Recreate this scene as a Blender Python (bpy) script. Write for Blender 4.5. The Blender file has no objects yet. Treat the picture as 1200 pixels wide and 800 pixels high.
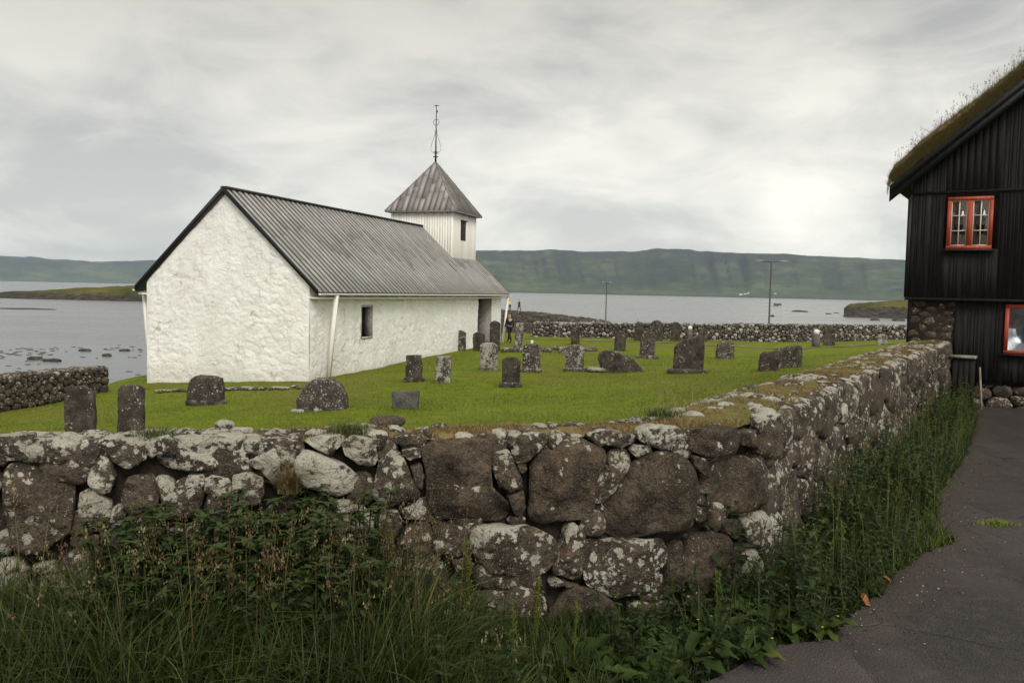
import bpy, math, random
import numpy as np
from mathutils import Vector, Matrix

rng = np.random.default_rng(7)
random.seed(7)
scene = bpy.context.scene
COL = scene.collection
rad = math.radians

# ------------------------------------------------------------------ camera, world, sun, exposure
# world origin = the photographer's eye; z is up, the view runs along +Y; the sea lies 5.5 m below the eye
SEA = -5.5
FPX = 1000.0                                   # focal length in pixels of a 1200 px wide frame
PITCH = math.atan(58.7 / FPX)
ROLL = rad(1.24)
FWD = np.array([0, math.cos(PITCH), -math.sin(PITCH)])
R0 = np.array([1.0, 0, 0]); U0 = np.array([0, math.sin(PITCH), math.cos(PITCH)])
RGT = math.cos(ROLL) * R0 + math.sin(ROLL) * U0
UPV = -math.sin(ROLL) * R0 + math.cos(ROLL) * U0
cam_d = bpy.data.cameras.new('camera'); cam = bpy.data.objects.new('camera', cam_d); COL.objects.link(cam)
cam_d.sensor_width = 36; cam_d.lens = 36 * FPX / 1200; cam_d.clip_start = 0.1; cam_d.clip_end = 60000
M = Matrix.Identity(4)
for i in range(3):
    M[i][0] = RGT[i]; M[i][1] = UPV[i]; M[i][2] = -FWD[i]
cam.matrix_world = M
scene.camera = cam

SUN_EL, SUN_AZ = rad(44), rad(163)             # azimuth clockwise from +Y: high, behind the photographer
w = bpy.data.worlds.new("World"); scene.world = w; w.use_nodes = True
nt = w.node_tree; nt.nodes.clear()
def wn(t, **k):
    n = nt.nodes.new(t)
    for a, b in k.items(): setattr(n, a, b)
    return n
wout = wn('ShaderNodeOutputWorld'); bg = wn('ShaderNodeBackground'); bg.inputs[1].default_value = 0.10
sky = wn('ShaderNodeTexSky', sky_type='NISHITA', sun_disc=False, sun_elevation=SUN_EL, sun_rotation=SUN_AZ)
tc = wn('ShaderNodeTexCoord'); sep = wn('ShaderNodeSeparateXYZ'); nt.links.new(tc.outputs['Generated'], sep.inputs[0])
def wm(op, a, b=None, c=None):
    n = wn('ShaderNodeMath', operation=op)
    for i, v in enumerate((a, b, c)):
        if v is None: continue
        if isinstance(v, (int, float)): n.inputs[i].default_value = v
        else: nt.links.new(v, n.inputs[i])
    return n.outputs[0]
zc = wm('MAXIMUM', sep.outputs[2], 0.0)
den = wm('ADD', zc, 0.26)
cx = wm('DIVIDE', sep.outputs[0], den); cy = wm('DIVIDE', sep.outputs[1], den)
cmb = wn('ShaderNodeMapping'); nt.links.new(tc.outputs['Generated'], cmb.inputs[0]); cmb.inputs['Scale'].default_value = (1.0, 1.0, 2.6)
def wnoise(scale, detail, rough, loc, dist=0.0):
    mp = wn('ShaderNodeMapping'); mp.inputs['Location'].default_value = loc
    nt.links.new(cmb.outputs[0], mp.inputs[0])
    n = wn('ShaderNodeTexNoise'); n.inputs['Scale'].default_value = scale; n.inputs['Detail'].default_value = detail
    n.inputs['Roughness'].default_value = rough; n.inputs['Distortion'].default_value = dist
    nt.links.new(mp.outputs[0], n.inputs['Vector']); return n.outputs['Fac']
c1 = wnoise(2.1, 4, 0.50, (3.4, 1.7, 0.3), 0.25)
c2 = wnoise(5.5, 7, 0.60, (7.3, 4.2, 2.0), 0.5)
cl = wm('ADD', wm('MULTIPLY', c1, 0.60), wm('MULTIPLY', c2, 0.40))
rmp = wn('ShaderNodeValToRGB'); nt.links.new(cl, rmp.inputs[0])
SKY = [(0.37, (4.3, 4.2, 3.95)), (0.46, (6.0, 5.8, 5.25)), (0.54, (7.3, 6.95, 6.15)), (0.64, (7.9, 7.5, 6.5))]
e = rmp.color_ramp.elements
while len(e) < len(SKY): e.new(0.5)
for i, (p, c) in enumerate(SKY):
    e[i].position = p; e[i].color = (*c, 1)
# the layer is thinner and brighter low down and in the south, behind the photographer
bz = wm('SUBTRACT', 1.14, wm('MULTIPLY', zc, 1.75)); bz = wm('MAXIMUM', bz, 0.60)
by = wm('MULTIPLY_ADD', sep.outputs[1], -0.42, 1.34); by = wm('MAXIMUM', by, 1.0)
bx = wm('MULTIPLY_ADD', sep.outputs[0], 0.18, 1.02)
gain = wm('MULTIPLY', wm('MULTIPLY', bz, by), bx)
vm = wn('ShaderNodeVectorMath', operation='SCALE'); nt.links.new(rmp.outputs[0], vm.inputs[0]); nt.links.new(gain, vm.inputs[3])
mx = wn('ShaderNodeMix', data_type='RGBA'); mx.inputs[0].default_value = 0.93
nt.links.new(sky.outputs[0], mx.inputs[6]); nt.links.new(vm.outputs[0], mx.inputs[7])
nt.links.new(mx.outputs[2], bg.inputs[0]); nt.links.new(bg.outputs[0], wout.inputs[0])

sun_d = bpy.data.lights.new('sun', 'SUN'); sun_d.energy = 1.35; sun_d.angle = rad(24); sun_d.color = (1.0, 0.965, 0.92)
sun = bpy.data.objects.new('sun', sun_d); COL.objects.link(sun)
sd = Vector((math.sin(SUN_AZ) * math.cos(SUN_EL), math.cos(SUN_AZ) * math.cos(SUN_EL), math.sin(SUN_EL)))
sun.rotation_euler = sd.to_track_quat('Z', 'Y').to_euler(); sun.location = sd * 60
vs = scene.view_settings; vs.view_transform = 'Standard'; vs.look = 'None'; vs.exposure = 0.70; vs.gamma = 1.0; vs.use_curve_mapping = False
scene.cycles.volume_bounces = 1; scene.cycles.max_bounces = 8
scene.cycles.use_denoising = True

# ------------------------------------------------------------------ helpers
def ray(px, py): return FWD + (px - 600) / FPX * RGT + (400 - py) / FPX * UPV
def at_z(px, py, z): d = ray(px, py); return d * (z / d[2])
def at_y(px, py, y): d = ray(px, py); return d * (y / d[1])

def _h(ix, iy, iz, s):
    n = (ix * 374761393 + iy * 668265263 + iz * 2147483647 + s * 1274126177) & 0xFFFFFFFF
    n = ((n ^ (n >> 13)) * 1274126177) & 0xFFFFFFFF
    n = ((n ^ (n >> 16)) * 2246822519) & 0xFFFFFFFF
    return ((n ^ (n >> 15)) & 0xFFFFFF) / float(0xFFFFFF)
def vnoise(p, s=0):
    """smooth value noise in [-1,1] at points p (n,3)"""
    p = np.asarray(p, float); shp = p.shape[:-1]; p = p.reshape(-1, 3); i = np.floor(p).astype(np.int64); f = p - i; f = f * f * f * (f * (f * 6 - 15) + 10)
    r = 0
    for dx in (0, 1):
        for dy in (0, 1):
            for dz in (0, 1):
                wt = (f[:, 0] if dx else 1 - f[:, 0]) * (f[:, 1] if dy else 1 - f[:, 1]) * (f[:, 2] if dz else 1 - f[:, 2])
                r = r + wt * _h(i[:, 0] + dx, i[:, 1] + dy, i[:, 2] + dz, s)
    return (r * 2 - 1).reshape(shp)
def fbm(p, s=0, oct=4, gain=0.5):
    p = np.asarray(p, float); a = 1; t = 0; r = 0
    for k in range(oct):
        r = r + a * vnoise(p * 2.03 ** k + 17.3 * k, s + k); t += a; a *= gain
    return r / t
def P3(x, y, z=0.0):
    x = np.asarray(x, float); y = np.asarray(y, float); return np.stack([x, y, np.broadcast_to(np.asarray(z, float), x.shape)], -1)

def worley(a, b, s=0):
    ia, ib = np.floor(a).astype(np.int64), np.floor(b).astype(np.int64); best = np.full(len(a), 9.0)
    for da in (-1, 0, 1):
        for db in (-1, 0, 1):
            z_ = np.zeros_like(ia); ox, oy = _h(ia + da, ib + db, z_, s), _h(ia + da, ib + db, z_ + 1, s)
            best = np.minimum(best, np.hypot(ia + da + ox - a, ib + db + oy - b))
    return best
class MB:
    """collects pieces of geometry; build() links them as ONE mesh object"""
    def __init__(self): self.v = []; self.f = []; self.n = 0; self.a = {}; self.mi = []
    def add(self, verts, faces, mi=0, **attr):
        verts = np.asarray(verts, float).reshape(-1, 3); k = len(verts)
        self.v.append(verts)
        self.f.extend([tuple(int(i) + self.n for i in q) for q in faces]); self.mi.extend([mi] * len(faces))
        for nm, val in attr.items():
            self.a.setdefault(nm, []).append((self.n, np.broadcast_to(np.asarray(val, float), (k,)).copy()))
        self.n += k; return self
    def box(self, x0, x1, y0, y1, z0, z1, M=None, mi=0, **attr):
        v = np.array([(x, y, z) for z in (z0, z1) for y in (y0, y1) for x in (x0, x1)], float)
        if M is not None: v = v @ np.array(M)[:3, :3].T + np.array(M)[:3, 3]
        return self.add(v, [(0, 2, 3, 1), (4, 5, 7, 6), (0, 1, 5, 4), (2, 6, 7, 3), (0, 4, 6, 2), (1, 3, 7, 5)], mi, **attr)
    def hexa(self, pts, mi=0, **attr):
        """8 corners: 4 below, 4 above, both counter-clockwise seen from above"""
        return self.add(pts, [(3, 2, 1, 0), (4, 5, 6, 7), (0, 1, 5, 4), (1, 2, 6, 5), (2, 3, 7, 6), (3, 0, 4, 7)], mi, **attr)
    def tube(self, pts, r, seg=8, cap=True, **attr):
        pts = np.asarray(pts, float); n = len(pts); r = np.broadcast_to(np.asarray(r, float), (n,))
        t = np.gradient(pts, axis=0); t /= np.linalg.norm(t, axis=1)[:, None] + 1e-12
        up = np.array([0, 0, 1.0]) if abs(t[0][2]) < 0.9 else np.array([1.0, 0, 0])
        vs_ = []
        for i in range(n):
            a = np.cross(up, t[i]); a /= np.linalg.norm(a) + 1e-12; b = np.cross(t[i], a)
            th = np.arange(seg) * 2 * math.pi / seg
            vs_.append(pts[i] + r[i] * (np.cos(th)[:, None] * a + np.sin(th)[:, None] * b))
        fs = [(i * seg + j, i * seg + (j + 1) % seg, (i + 1) * seg + (j + 1) % seg, (i + 1) * seg + j) for i in range(n - 1) for j in range(seg)]
        if cap: fs += [tuple(range(seg))[::-1], tuple((n - 1) * seg + j for j in range(seg))]
        return self.add(np.concatenate(vs_), fs, **attr)
    def build(self, name, mats, parent=None, loc=None, smooth=False, kind=None):
        me = bpy.data.meshes.new(name)
        V = np.concatenate(self.v) if self.v else np.zeros((0, 3))
        if loc is not None: V = V - np.asarray(loc, float)
        nl = np.fromiter((len(q) for q in self.f), np.int32, len(self.f))
        li = np.fromiter((i for q in self.f for i in q), np.int32, int(nl.sum()))
        mesh_from(me, V, li, nl)
        for nm, parts in self.a.items():
            at = me.attributes.new(nm, 'FLOAT', 'POINT'); d = np.zeros(self.n)
            for st, val in parts: d[st:st + len(val)] = val
            at.data.foreach_set('value', d.astype(np.float32))
        return finish(me, name, mats, parent, loc, smooth, kind, self.mi)
def mesh_from(me, V, li, nl):
    me.vertices.add(len(V)); me.vertices.foreach_set('co', np.ascontiguousarray(V, np.float32).ravel())
    me.loops.add(len(li)); me.loops.foreach_set('vertex_index', np.ascontiguousarray(li, np.int32))
    me.polygons.add(len(nl)); st = np.concatenate([[0], np.cumsum(nl)[:-1]]).astype(np.int32)
    me.polygons.foreach_set('loop_start', st); me.update(calc_edges=True)
def finish(me, name, mats, parent, loc, smooth, kind, mi=None):
    me.validate()
    if not isinstance(mats, (list, tuple)): mats = [mats]
    for m_ in mats: me.materials.append(m_)
    if mi is not None and len(mats) > 1: me.polygons.foreach_set('material_index', np.asarray(mi, np.int32))
    if smooth: me.polygons.foreach_set('use_smooth', np.ones(len(me.polygons), bool))
    me.update()
    o = bpy.data.objects.new(name, me); COL.objects.link(o)
    if loc is not None: o.location = [float(c) for c in loc]
    if parent is not None: o.parent = parent
    if kind: o['kind'] = kind
    return o
def grid_obj(name, V, nu, nv, mats, parent=None, loc=None, smooth=True, kind=None, attrs=None, keep=None, flip=False):
    """V (nu*nv,3), index = i*nv + j"""
    i, j = np.meshgrid(np.arange(nu - 1), np.arange(nv - 1), indexing='ij'); a = (i * nv + j).ravel()
    q = np.stack([a, a + nv, a + nv + 1, a + 1], 1)
    if flip: q = q[:, ::-1]
    if keep is not None: q = q[keep.ravel()]
    me = bpy.data.meshes.new(name)
    VV = V if loc is None else V - np.asarray(loc, float)
    mesh_from(me, VV, q.ravel(), np.full(len(q), 4, np.int32))
    for nm, val in (attrs or {}).items():
        me.attributes.new(nm, 'FLOAT', 'POINT').data.foreach_set('value', np.asarray(val, np.float32))
    return finish(me, name, mats, parent, loc, smooth, kind)
def batch_obj(name, V, F, mats, parent=None, smooth=False, kind=None, attrs=None, loc=None):
    """V (n,k,3) copies of one template whose faces are F (list of equal-length index tuples)"""
    n, k, _ = V.shape; F = np.asarray(F); li = (F[None] + (np.arange(n) * k)[:, None, None]).reshape(-1)
    me = bpy.data.meshes.new(name); VV = V.reshape(-1, 3)
    if loc is not None: VV = VV - np.asarray(loc, float)
    mesh_from(me, VV, li, np.full(n * len(F), F.shape[1], np.int32))
    for nm, val in (attrs or {}).items():
        val = np.asarray(val, float)
        if val.ndim == 1: val = np.repeat(val[:, None], k, 1)
        me.attributes.new(nm, 'FLOAT', 'POINT').data.foreach_set('value', val.ravel().astype(np.float32))
    return finish(me, name, mats, parent, loc, smooth, kind)
def tag(o, label, cat, group=None):
    o['label'] = label; o['category'] = cat
    if group: o['group'] = group
    return o
def thing(name, label, cat, loc=(0, 0, 0), rotz=0, group=None):
    o = bpy.data.objects.new(name, None); COL.objects.link(o); o.location = [float(c) for c in loc]; o.rotation_euler = (0, 0, rotz)
    o.empty_display_size = 0.3
    return tag(o, label, cat, group)

# ------------------------------------------------------------------ materials
class Mat:
    def __init__(self, name, rough=0.8, spec=0.3):
        self.m = bpy.data.materials.new(name); self.m.use_nodes = True; self.t = self.m.node_tree; self.t.nodes.clear()
        self.out = self.n('ShaderNodeOutputMaterial'); self.b = self.n('ShaderNodeBsdfPrincipled')
        self.b.inputs['Roughness'].default_value = rough; self.b.inputs['Specular IOR Level'].default_value = spec
        self.l(self.b.outputs[0], self.out.inputs[0]); self.tc = self.n('ShaderNodeTexCoord')
    def n(self, t, **k):
        x = self.t.nodes.new(t)
        for a, b in k.items(): setattr(x, a, b)
        return x
    def l(self, a, b): self.t.links.new(a, b)
    def put(self, sock, v):
        if isinstance(v, (int, float)): sock.default_value = v
        elif isinstance(v, (tuple, list)): sock.default_value = (*v, 1) if len(v) == 3 and len(sock.default_value) == 4 else v
        else: self.l(v, sock)
    def obj(self): return self.tc.outputs['Object']
    def pos(self): return self.n('ShaderNodeNewGeometry').outputs['Position']
    def nrm(self, i=2):
        s = self.n('ShaderNodeSeparateXYZ'); self.l(self.n('ShaderNodeNewGeometry').outputs['Normal'], s.inputs[0]); return s.outputs[i]
    def xyz(self, v, i):
        s = self.n('ShaderNodeSeparateXYZ'); self.l(v, s.inputs[0]); return s.outputs[i]
    def at(self, nm): return self.n('ShaderNodeAttribute', attribute_name=nm).outputs['Fac']
    def rnd(self): return self.n('ShaderNodeObjectInfo').outputs['Random']
    def m_(self, op, a, b=None, c=None, clamp=False):
        x = self.n('ShaderNodeMath', operation=op, use_clamp=clamp)
        for i, v in enumerate((a, b, c)):
            if v is not None: self.put(x.inputs[i], v)
        return x.outputs[0]
    def vadd(self, a, b):
        x = self.n('ShaderNodeVectorMath', operation='ADD'); self.put(x.inputs[0], a)
        if hasattr(b, 'type') and b.type == 'VALUE':
            c = self.n('ShaderNodeCombineXYZ')
            for i in range(3): self.l(b, c.inputs[i])
            b = c.outputs[0]
        self.put(x.inputs[1], b); return x.outputs[0]
    def map(self, v, scale=(1, 1, 1), loc=(0, 0, 0), rot=(0, 0, 0)):
        x = self.n('ShaderNodeMapping'); self.l(v, x.inputs[0]); x.inputs['Scale'].default_value = scale
        x.inputs['Location'].default_value = loc; x.inputs['Rotation'].default_value = rot; return x.outputs[0]
    def noise(self, v, scale, detail=3, rough=0.55, dist=0.0, col=False):
        x = self.n('ShaderNodeTexNoise'); self.l(v, x.inputs['Vector'])
        for k, q in (('Scale', scale), ('Detail', detail), ('Roughness', rough), ('Distortion', dist)): x.inputs[k].default_value = q
        return x.outputs['Color' if col else 'Fac']
    def vor(self, v, scale, feature='F1', out='Distance', rnd=1.0):
        x = self.n('ShaderNodeTexVoronoi', feature=feature); self.l(v, x.inputs['Vector']); x.inputs['Scale'].default_value = scale
        x.inputs['Randomness'].default_value = rnd; return x.outputs[out]
    def step(self, v, a, b):
        x = self.n('ShaderNodeMapRange', interpolation_type='SMOOTHSTEP'); self.put(x.inputs[0], v)
        self.put(x.inputs[1], a); self.put(x.inputs[2], b); return x.outputs[0]
    def ramp(self, f, stops):
        x = self.n('ShaderNodeValToRGB'); self.put(x.inputs[0], f); e = x.color_ramp.elements
        while len(e) < len(stops): e.new(0.5)
        for i, (p, c) in enumerate(stops): e[i].position = p; e[i].color = (*c, 1)
        return x.outputs[0]
    def mix(self, f, a, b, mode='MIX'):
        x = self.n('ShaderNodeMix', data_type='RGBA', blend_type=mode); self.put(x.inputs[0], f); self.put(x.inputs[6], a); self.put(x.inputs[7], b)
        return x.outputs[2]
    def bump(self, h, strength=0.5, dist=0.02, nrm=None):
        x = self.n('ShaderNodeBump'); x.inputs['Strength'].default_value = strength; x.inputs['Distance'].default_value = dist
        self.l(h, x.inputs['Height'])
        if nrm is not None: self.l(nrm, x.inputs['Normal'])
        return x.outputs[0]
    def fin(self, col, nrm=None, rough=None):
        self.put(self.b.inputs['Base Color'], col)
        if nrm is not None: self.l(nrm, self.b.inputs['Normal'])
        if rough is not None: self.put(self.b.inputs['Roughness'], rough)
        return self.m

def stone_mat(name, dark, mid, lich=(0.39, 0.365, 0.305), sc=1.0, lic_add=0.0, top=0.30):
    """basalt with pale crustose lichen; 'lic' = how much of a stone the lichen covers, 'tone' = which way its colour leans"""
    s = Mat(name, 0.92, 0.2); lic = s.at('lic'); tone = s.at('tone')
    v = s.vadd(s.pos(), s.m_('MULTIPLY', tone, 37.0))
    n1 = s.noise(v, 3.2 * sc, 5, 0.6); n2 = s.noise(v, 26 * sc, 4, 0.65); n3 = s.noise(v, 90 * sc, 2, 0.6)
    base = s.ramp(s.m_('ADD', s.m_('MULTIPLY', n1, 0.5), s.m_('MULTIPLY', n2, 0.5)), [(0.30, tuple(c * 0.5 for c in dark)), (0.47, dark), (0.66, mid)])
    rust = s.noise(v, 5.5 * sc, 4, 0.65); base = s.mix(s.m_('MULTIPLY', s.step(rust, 0.50, 0.66), 0.42), base, tuple(c * f for c, f in zip(mid, (1.12, 1.0, 0.82))))
    base = s.mix(s.m_('MULTIPLY', s.step(n1, 0.52, 0.36), 0.65), base, tuple(c * 0.45 for c in dark))
    base = s.mix(s.m_('MULTIPLY', tone, 0.5), base, s.mix(0.5, base, (0.080, 0.074, 0.066)))
    base = s.mix(s.step(n3, 0.54, 0.68), base, s.mix(0.5, base, (0.19, 0.155, 0.11)))
    wv = s.vadd(v, s.mix(0.5, (0, 0, 0), s.noise(v, 24 * sc, 3, 0.6, col=True)))
    def spots(scale, lo, hi, thr):
        x = s.n('ShaderNodeTexVoronoi'); s.l(s.vadd(v, _w(scale)), x.inputs['Vector']); x.inputs['Scale'].default_value = scale
        d = x.outputs['Distance']; c = s.xyz(x.outputs['Color'], 0)
        size = s.m_('MULTIPLY', s.xyz(x.outputs['Color'], 1), hi)
        blob = s.m_('SUBTRACT', 1.0, s.step(d, s.m_('SUBTRACT', s.m_('ADD', size, lo), 0.06), s.m_('ADD', size, lo)))
        return s.m_('MULTIPLY', blob, s.m_('LESS_THAN', c, thr)), d
    def _w(scale):
        q = s.n('ShaderNodeVectorMath', operation='SCALE'); s.l(s.noise(v, scale * 2.2, 3, 0.65, col=True), q.inputs[0]); q.inputs[3].default_value = 1.0 / scale
        return q.outputs[0]
    region = s.noise(v, 3.4 * sc, 3, 0.6)
    up = s.m_('MULTIPLY', s.m_('MAXIMUM', s.nrm(2), 0.0), top)
    amt = s.m_('ADD', s.m_('ADD', lic, lic_add), up)
    g = s.m_('SUBTRACT', s.m_('MULTIPLY_ADD', amt, 1.25, -0.27), s.m_('MULTIPLY', s.m_('SUBTRACT', region, 0.5), 2.6))
    b1, d1 = spots(13 * sc, 0.16, 0.36, s.m_('MULTIPLY_ADD', g, 1.0, 0.0))
    b2, d2 = spots(26 * sc, 0.18, 0.36, s.m_('MULTIPLY_ADD', g, 0.85, 0.02))
    b3, d3 = spots(75 * sc, 0.10, 0.26, s.m_('MULTIPLY_ADD', amt, 0.28, 0.02))
    sheet = s.step(s.m_('ADD', g, s.m_('MULTIPLY', s.m_('SUBTRACT', n2, 0.5), 1.4)), 0.78, 0.98)
    lm = s.m_('MAXIMUM', s.m_('MAXIMUM', b1, b2), s.m_('MAXIMUM', b3, sheet))
    lm = s.m_('MULTIPLY', lm, s.step(n2, 0.26, 0.40))
    lc = s.mix(s.step(n1, 0.35, 0.65), lich, tuple(c * f for c, f in zip(lich, (0.74, 0.74, 0.70))))
    lc = s.mix(s.step(n3, 0.45, 0.75), lc, tuple(c * 0.6 for c in lich))
    col = s.mix(lm, base, lc)
    h = s.m_('ADD', s.m_('ADD', s.m_('MULTIPLY', n2, 0.9), s.m_('MULTIPLY', n3, 0.35)), s.m_('MULTIPLY', lm, 0.16))
    pit = s.step(s.vor(v, 34 * sc), 0.05, 0.28); h = s.m_('ADD', h, s.m_('MULTIPLY', pit, 0.22))
    return s.fin(col, s.bump(s.m_('ADD', h, s.m_('MULTIPLY', s.noise(v, 9 * sc, 4, 0.6), 1.1)), 1.0, 0.026 / sc))
MAT = {}
MAT['wall'] = stone_mat('lichened_basalt', (0.044, 0.033, 0.0235), (0.112, 0.085, 0.060))
MAT['wall_far'] = stone_mat('far_basalt', (0.055, 0.045, 0.036), (0.13, 0.105, 0.085), lich=(0.44, 0.425, 0.39), sc=0.5)
MAT['grave'] = stone_mat('gravestone_basalt', (0.034, 0.029, 0.0245), (0.100, 0.085, 0.071), lich=(0.40, 0.375, 0.325), sc=1.15, lic_add=0.07, top=0.2)
MAT['slate'] = stone_mat('grey_gravestone', (0.10, 0.095, 0.092), (0.15, 0.145, 0.14), sc=1.0, top=0.0)
MAT['rock'] = stone_mat('shore_rock', (0.040, 0.034, 0.028), (0.10, 0.085, 0.07), lich=(0.25, 0.22, 0.18), sc=0.3)

s = Mat('limewash', 0.9, 0.2); p = s.obj()
n1 = s.noise(p, 1.1, 4, 0.6); n2 = s.noise(p, 9, 5, 0.65); n3 = s.noise(p, 40, 3, 0.6)
crk = s.m_('SUBTRACT', 1.0, s.step(s.vor(s.vadd(p, s.mix(0.12, (0, 0, 0), s.noise(p, 5, 3, col=True))), 2.6, 'DISTANCE_TO_EDGE'), 0.0, 0.035))
crk = s.m_('MULTIPLY', crk, s.step(s.noise(p, 1.9, 3), 0.52, 0.66))
col = s.ramp(n1, [(0.3, (0.74, 0.725, 0.69)), (0.55, (0.82, 0.81, 0.78)), (0.8, (0.85, 0.845, 0.825))])
col = s.mix(s.m_('MULTIPLY', crk, 0.55), col, (0.30, 0.27, 0.23))
low = s.m_('MULTIPLY', s.step(s.m_('MULTIPLY_ADD', n2, 0.5, s.xyz(p, 2)), 1.0, 0.35), 0.45); col = s.mix(low, col, (0.55, 0.53, 0.42))
run = s.noise(s.map(p, (2.2, 2.2, 0.22)), 1.6, 5, 0.6); col = s.mix(s.m_('MULTIPLY', s.step(run, 0.56, 0.74), 0.30), col, (0.52, 0.50, 0.44))
pat = s.noise(p, 0.7, 3, 0.5); col = s.mix(s.m_('MULTIPLY', s.step(pat, 0.52, 0.60), 0.16), col, (0.62, 0.60, 0.55))
h = s.m_('SUBTRACT', s.m_('ADD', s.m_('MULTIPLY', n2, 1.0), s.m_('MULTIPLY', n3, 0.25)), s.m_('MULTIPLY', crk, 0.5))
MAT['limewash'] = s.fin(col, s.bump(h, 0.8, 0.05))

def paint(name, c, rough=0.6, var=0.25, streak=(6, 6, 0.6), spec=0.3, bump=0.25):
    s = Mat(name, rough, spec); p = s.map(s.obj(), streak); n1 = s.noise(p, 3, 5, 0.6); n2 = s.noise(p, 18, 3, 0.6)
    t = s.at('tone')
    col = s.mix(s.step(n1, 0.35, 0.7), tuple(x * (1 - var) for x in c), tuple(min(1, x * (1 + var)) for x in c))
    col = s.mix(s.m_('MULTIPLY', t, 0.5), col, s.mix(0.6, col, tuple(x * 0.5 for x in c)))
    return s.fin(col, s.bump(s.m_('ADD', n1, s.m_('MULTIPLY', n2, 0.4)), bump, 0.01))
MAT['tar'] = paint('black_tarred_boards', (0.018, 0.0168, 0.0172), 0.9, 0.3, (6, 6, 0.6), 0.15)
MAT['trim'] = paint('black_trim', (0.011, 0.011, 0.012), 0.55, 0.4)
MAT['white'] = paint('white_painted_wood', (0.78, 0.76, 0.70), 0.6, 0.05)
MAT['red'] = paint('red_painted_wood', (0.36, 0.060, 0.028), 0.5, 0.25)
MAT['cream'] = paint('cream_glazing_bars', (0.62, 0.52, 0.42), 0.5, 0.1)
MAT['roofboard'] = paint('weathered_roof_board', (0.35, 0.34, 0.32), 0.75, 0.12, (1.2, 1.2, 1.2))
MAT['roofdark'] = paint('dark_roof_joint', (0.060, 0.055, 0.052), 0.8, 0.3)
MAT['metal'] = paint('galvanised_metal', (0.22, 0.22, 0.22), 0.5, 0.15)
MAT['iron'] = paint('dark_iron', (0.05, 0.05, 0.055), 0.5, 0.2)
MAT['pole'] = paint('lamp_post_paint', (0.055, 0.053, 0.05), 0.5, 0.15)
MAT['greywood'] = paint('silvered_wood', (0.22, 0.195, 0.16), 0.8, 0.3)
MAT['pink'] = paint('pale_pink_pot', (0.55, 0.36, 0.30), 0.6, 0.1)
MAT['darkwood'] = paint('dark_door_wood', (0.05, 0.04, 0.035), 0.7, 0.3)
MAT['plaster'] = paint('greyed_plaster_reveal', (0.36, 0.32, 0.30), 0.9, 0.22, (3, 3, 3), bump=0.8)
MAT['skin'] = paint('skin', (0.42, 0.27, 0.20), 0.6, 0.05)
MAT['blackcloth'] = paint('black_cloth', (0.013, 0.013, 0.016), 0.85, 0.3)
MAT['darkblue'] = paint('dark_blue_cloth', (0.02, 0.025, 0.04), 0.85, 0.3)
MAT['yellow'] = paint('yellow_jacket', (0.62, 0.60, 0.04), 0.7, 0.1)
MAT['hair'] = paint('dark_hair', (0.03, 0.02, 0.015), 0.7, 0.2)
MAT['hullgrey'] = paint('grey_barge_paint', (0.10, 0.11, 0.12), 0.6, 0.1)
MAT['tuftroof'] = paint('dark_red_roofing', (0.12, 0.05, 0.04), 0.8, 0.1)
MAT['orange'] = paint('dead_leaf', (0.30, 0.115, 0.035), 0.7, 0.4, (30, 30, 30))
MAT['curtain'] = paint('pale_curtain', (0.17, 0.175, 0.18), 0.9, 0.1)

s = Mat('tower_roof_metal', 0.62, 0.4); t = s.at('tone'); n = s.noise(s.map(s.obj(), (3, 3, 0.7)), 3, 5, 0.6)
col = s.ramp(t, [(0.0, (0.13, 0.105, 0.090)), (0.35, (0.24, 0.22, 0.20)), (0.6, (0.31, 0.29, 0.27)), (1.0, (0.38, 0.37, 0.355))])
col = s.mix(s.m_('MULTIPLY', s.step(n, 0.5, 0.75), 0.35), col, (0.15, 0.12, 0.105)); col = s.mix(0.35, col, (0.22, 0.22, 0.215)); MAT['towermetal'] = s.fin(col, s.bump(n, 0.3, 0.01))

s = Mat('window_glass', 0.04, 0.5); s.b.inputs['Transmission Weight'].default_value = 1.0; s.b.inputs['IOR'].default_value = 1.45
n = s.noise(s.obj(), 2.5, 2); MAT['glass'] = s.fin((0.45, 0.50, 0.54), s.bump(n, 0.15, 0.02))
s = Mat('room_dark', 0.9, 0.1); MAT['room'] = s.fin(s.mix(s.noise(s.obj(), 2, 2), (0.012, 0.012, 0.014), (0.03, 0.03, 0.032)))

s = Mat('asphalt', 0.82, 0.3); p = s.pos(); n1 = s.noise(p, 0.8, 5, 0.62); n2 = s.noise(p, 7, 4, 0.6); n3 = s.vor(p, 75); n4 = s.noise(p, 150, 2, 0.6)
col = s.ramp(n1, [(0.32, (0.018, 0.0155, 0.0145)), (0.52, (0.026, 0.0215, 0.020)), (0.72, (0.040, 0.0325, 0.030))])
col = s.mix(s.m_('MULTIPLY', s.step(n2, 0.48, 0.70), 0.5), col, (0.062, 0.053, 0.049))
col = s.mix(s.m_('MULTIPLY', s.step(n4, 0.52, 0.70), 0.7), col, (0.12, 0.108, 0.10))
cr = s.m_('SUBTRACT', 1.0, s.step(s.vor(s.vadd(p, s.mix(0.2, (0, 0, 0), s.noise(p, 3, 4, col=True))), 0.55, 'DISTANCE_TO_EDGE'), 0.0, 0.012))
cr = s.m_('MULTIPLY', cr, s.step(s.noise(p, 0.9, 2), 0.40, 0.55)); col = s.mix(s.m_('MULTIPLY', cr, 0.9), col, (0.010, 0.012, 0.007))
eg = s.step(s.m_('MULTIPLY_ADD', n2, 0.9, s.m_('MULTIPLY', s.at('edge'), 0.9)), 0.75, 1.15); col = s.mix(s.m_('MULTIPLY', eg, 0.75), col, s.ramp(n4, [(0.35, (0.022, 0.018, 0.012)), (0.6, (0.060, 0.050, 0.036)), (0.75, (0.14, 0.125, 0.10))]))
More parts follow.
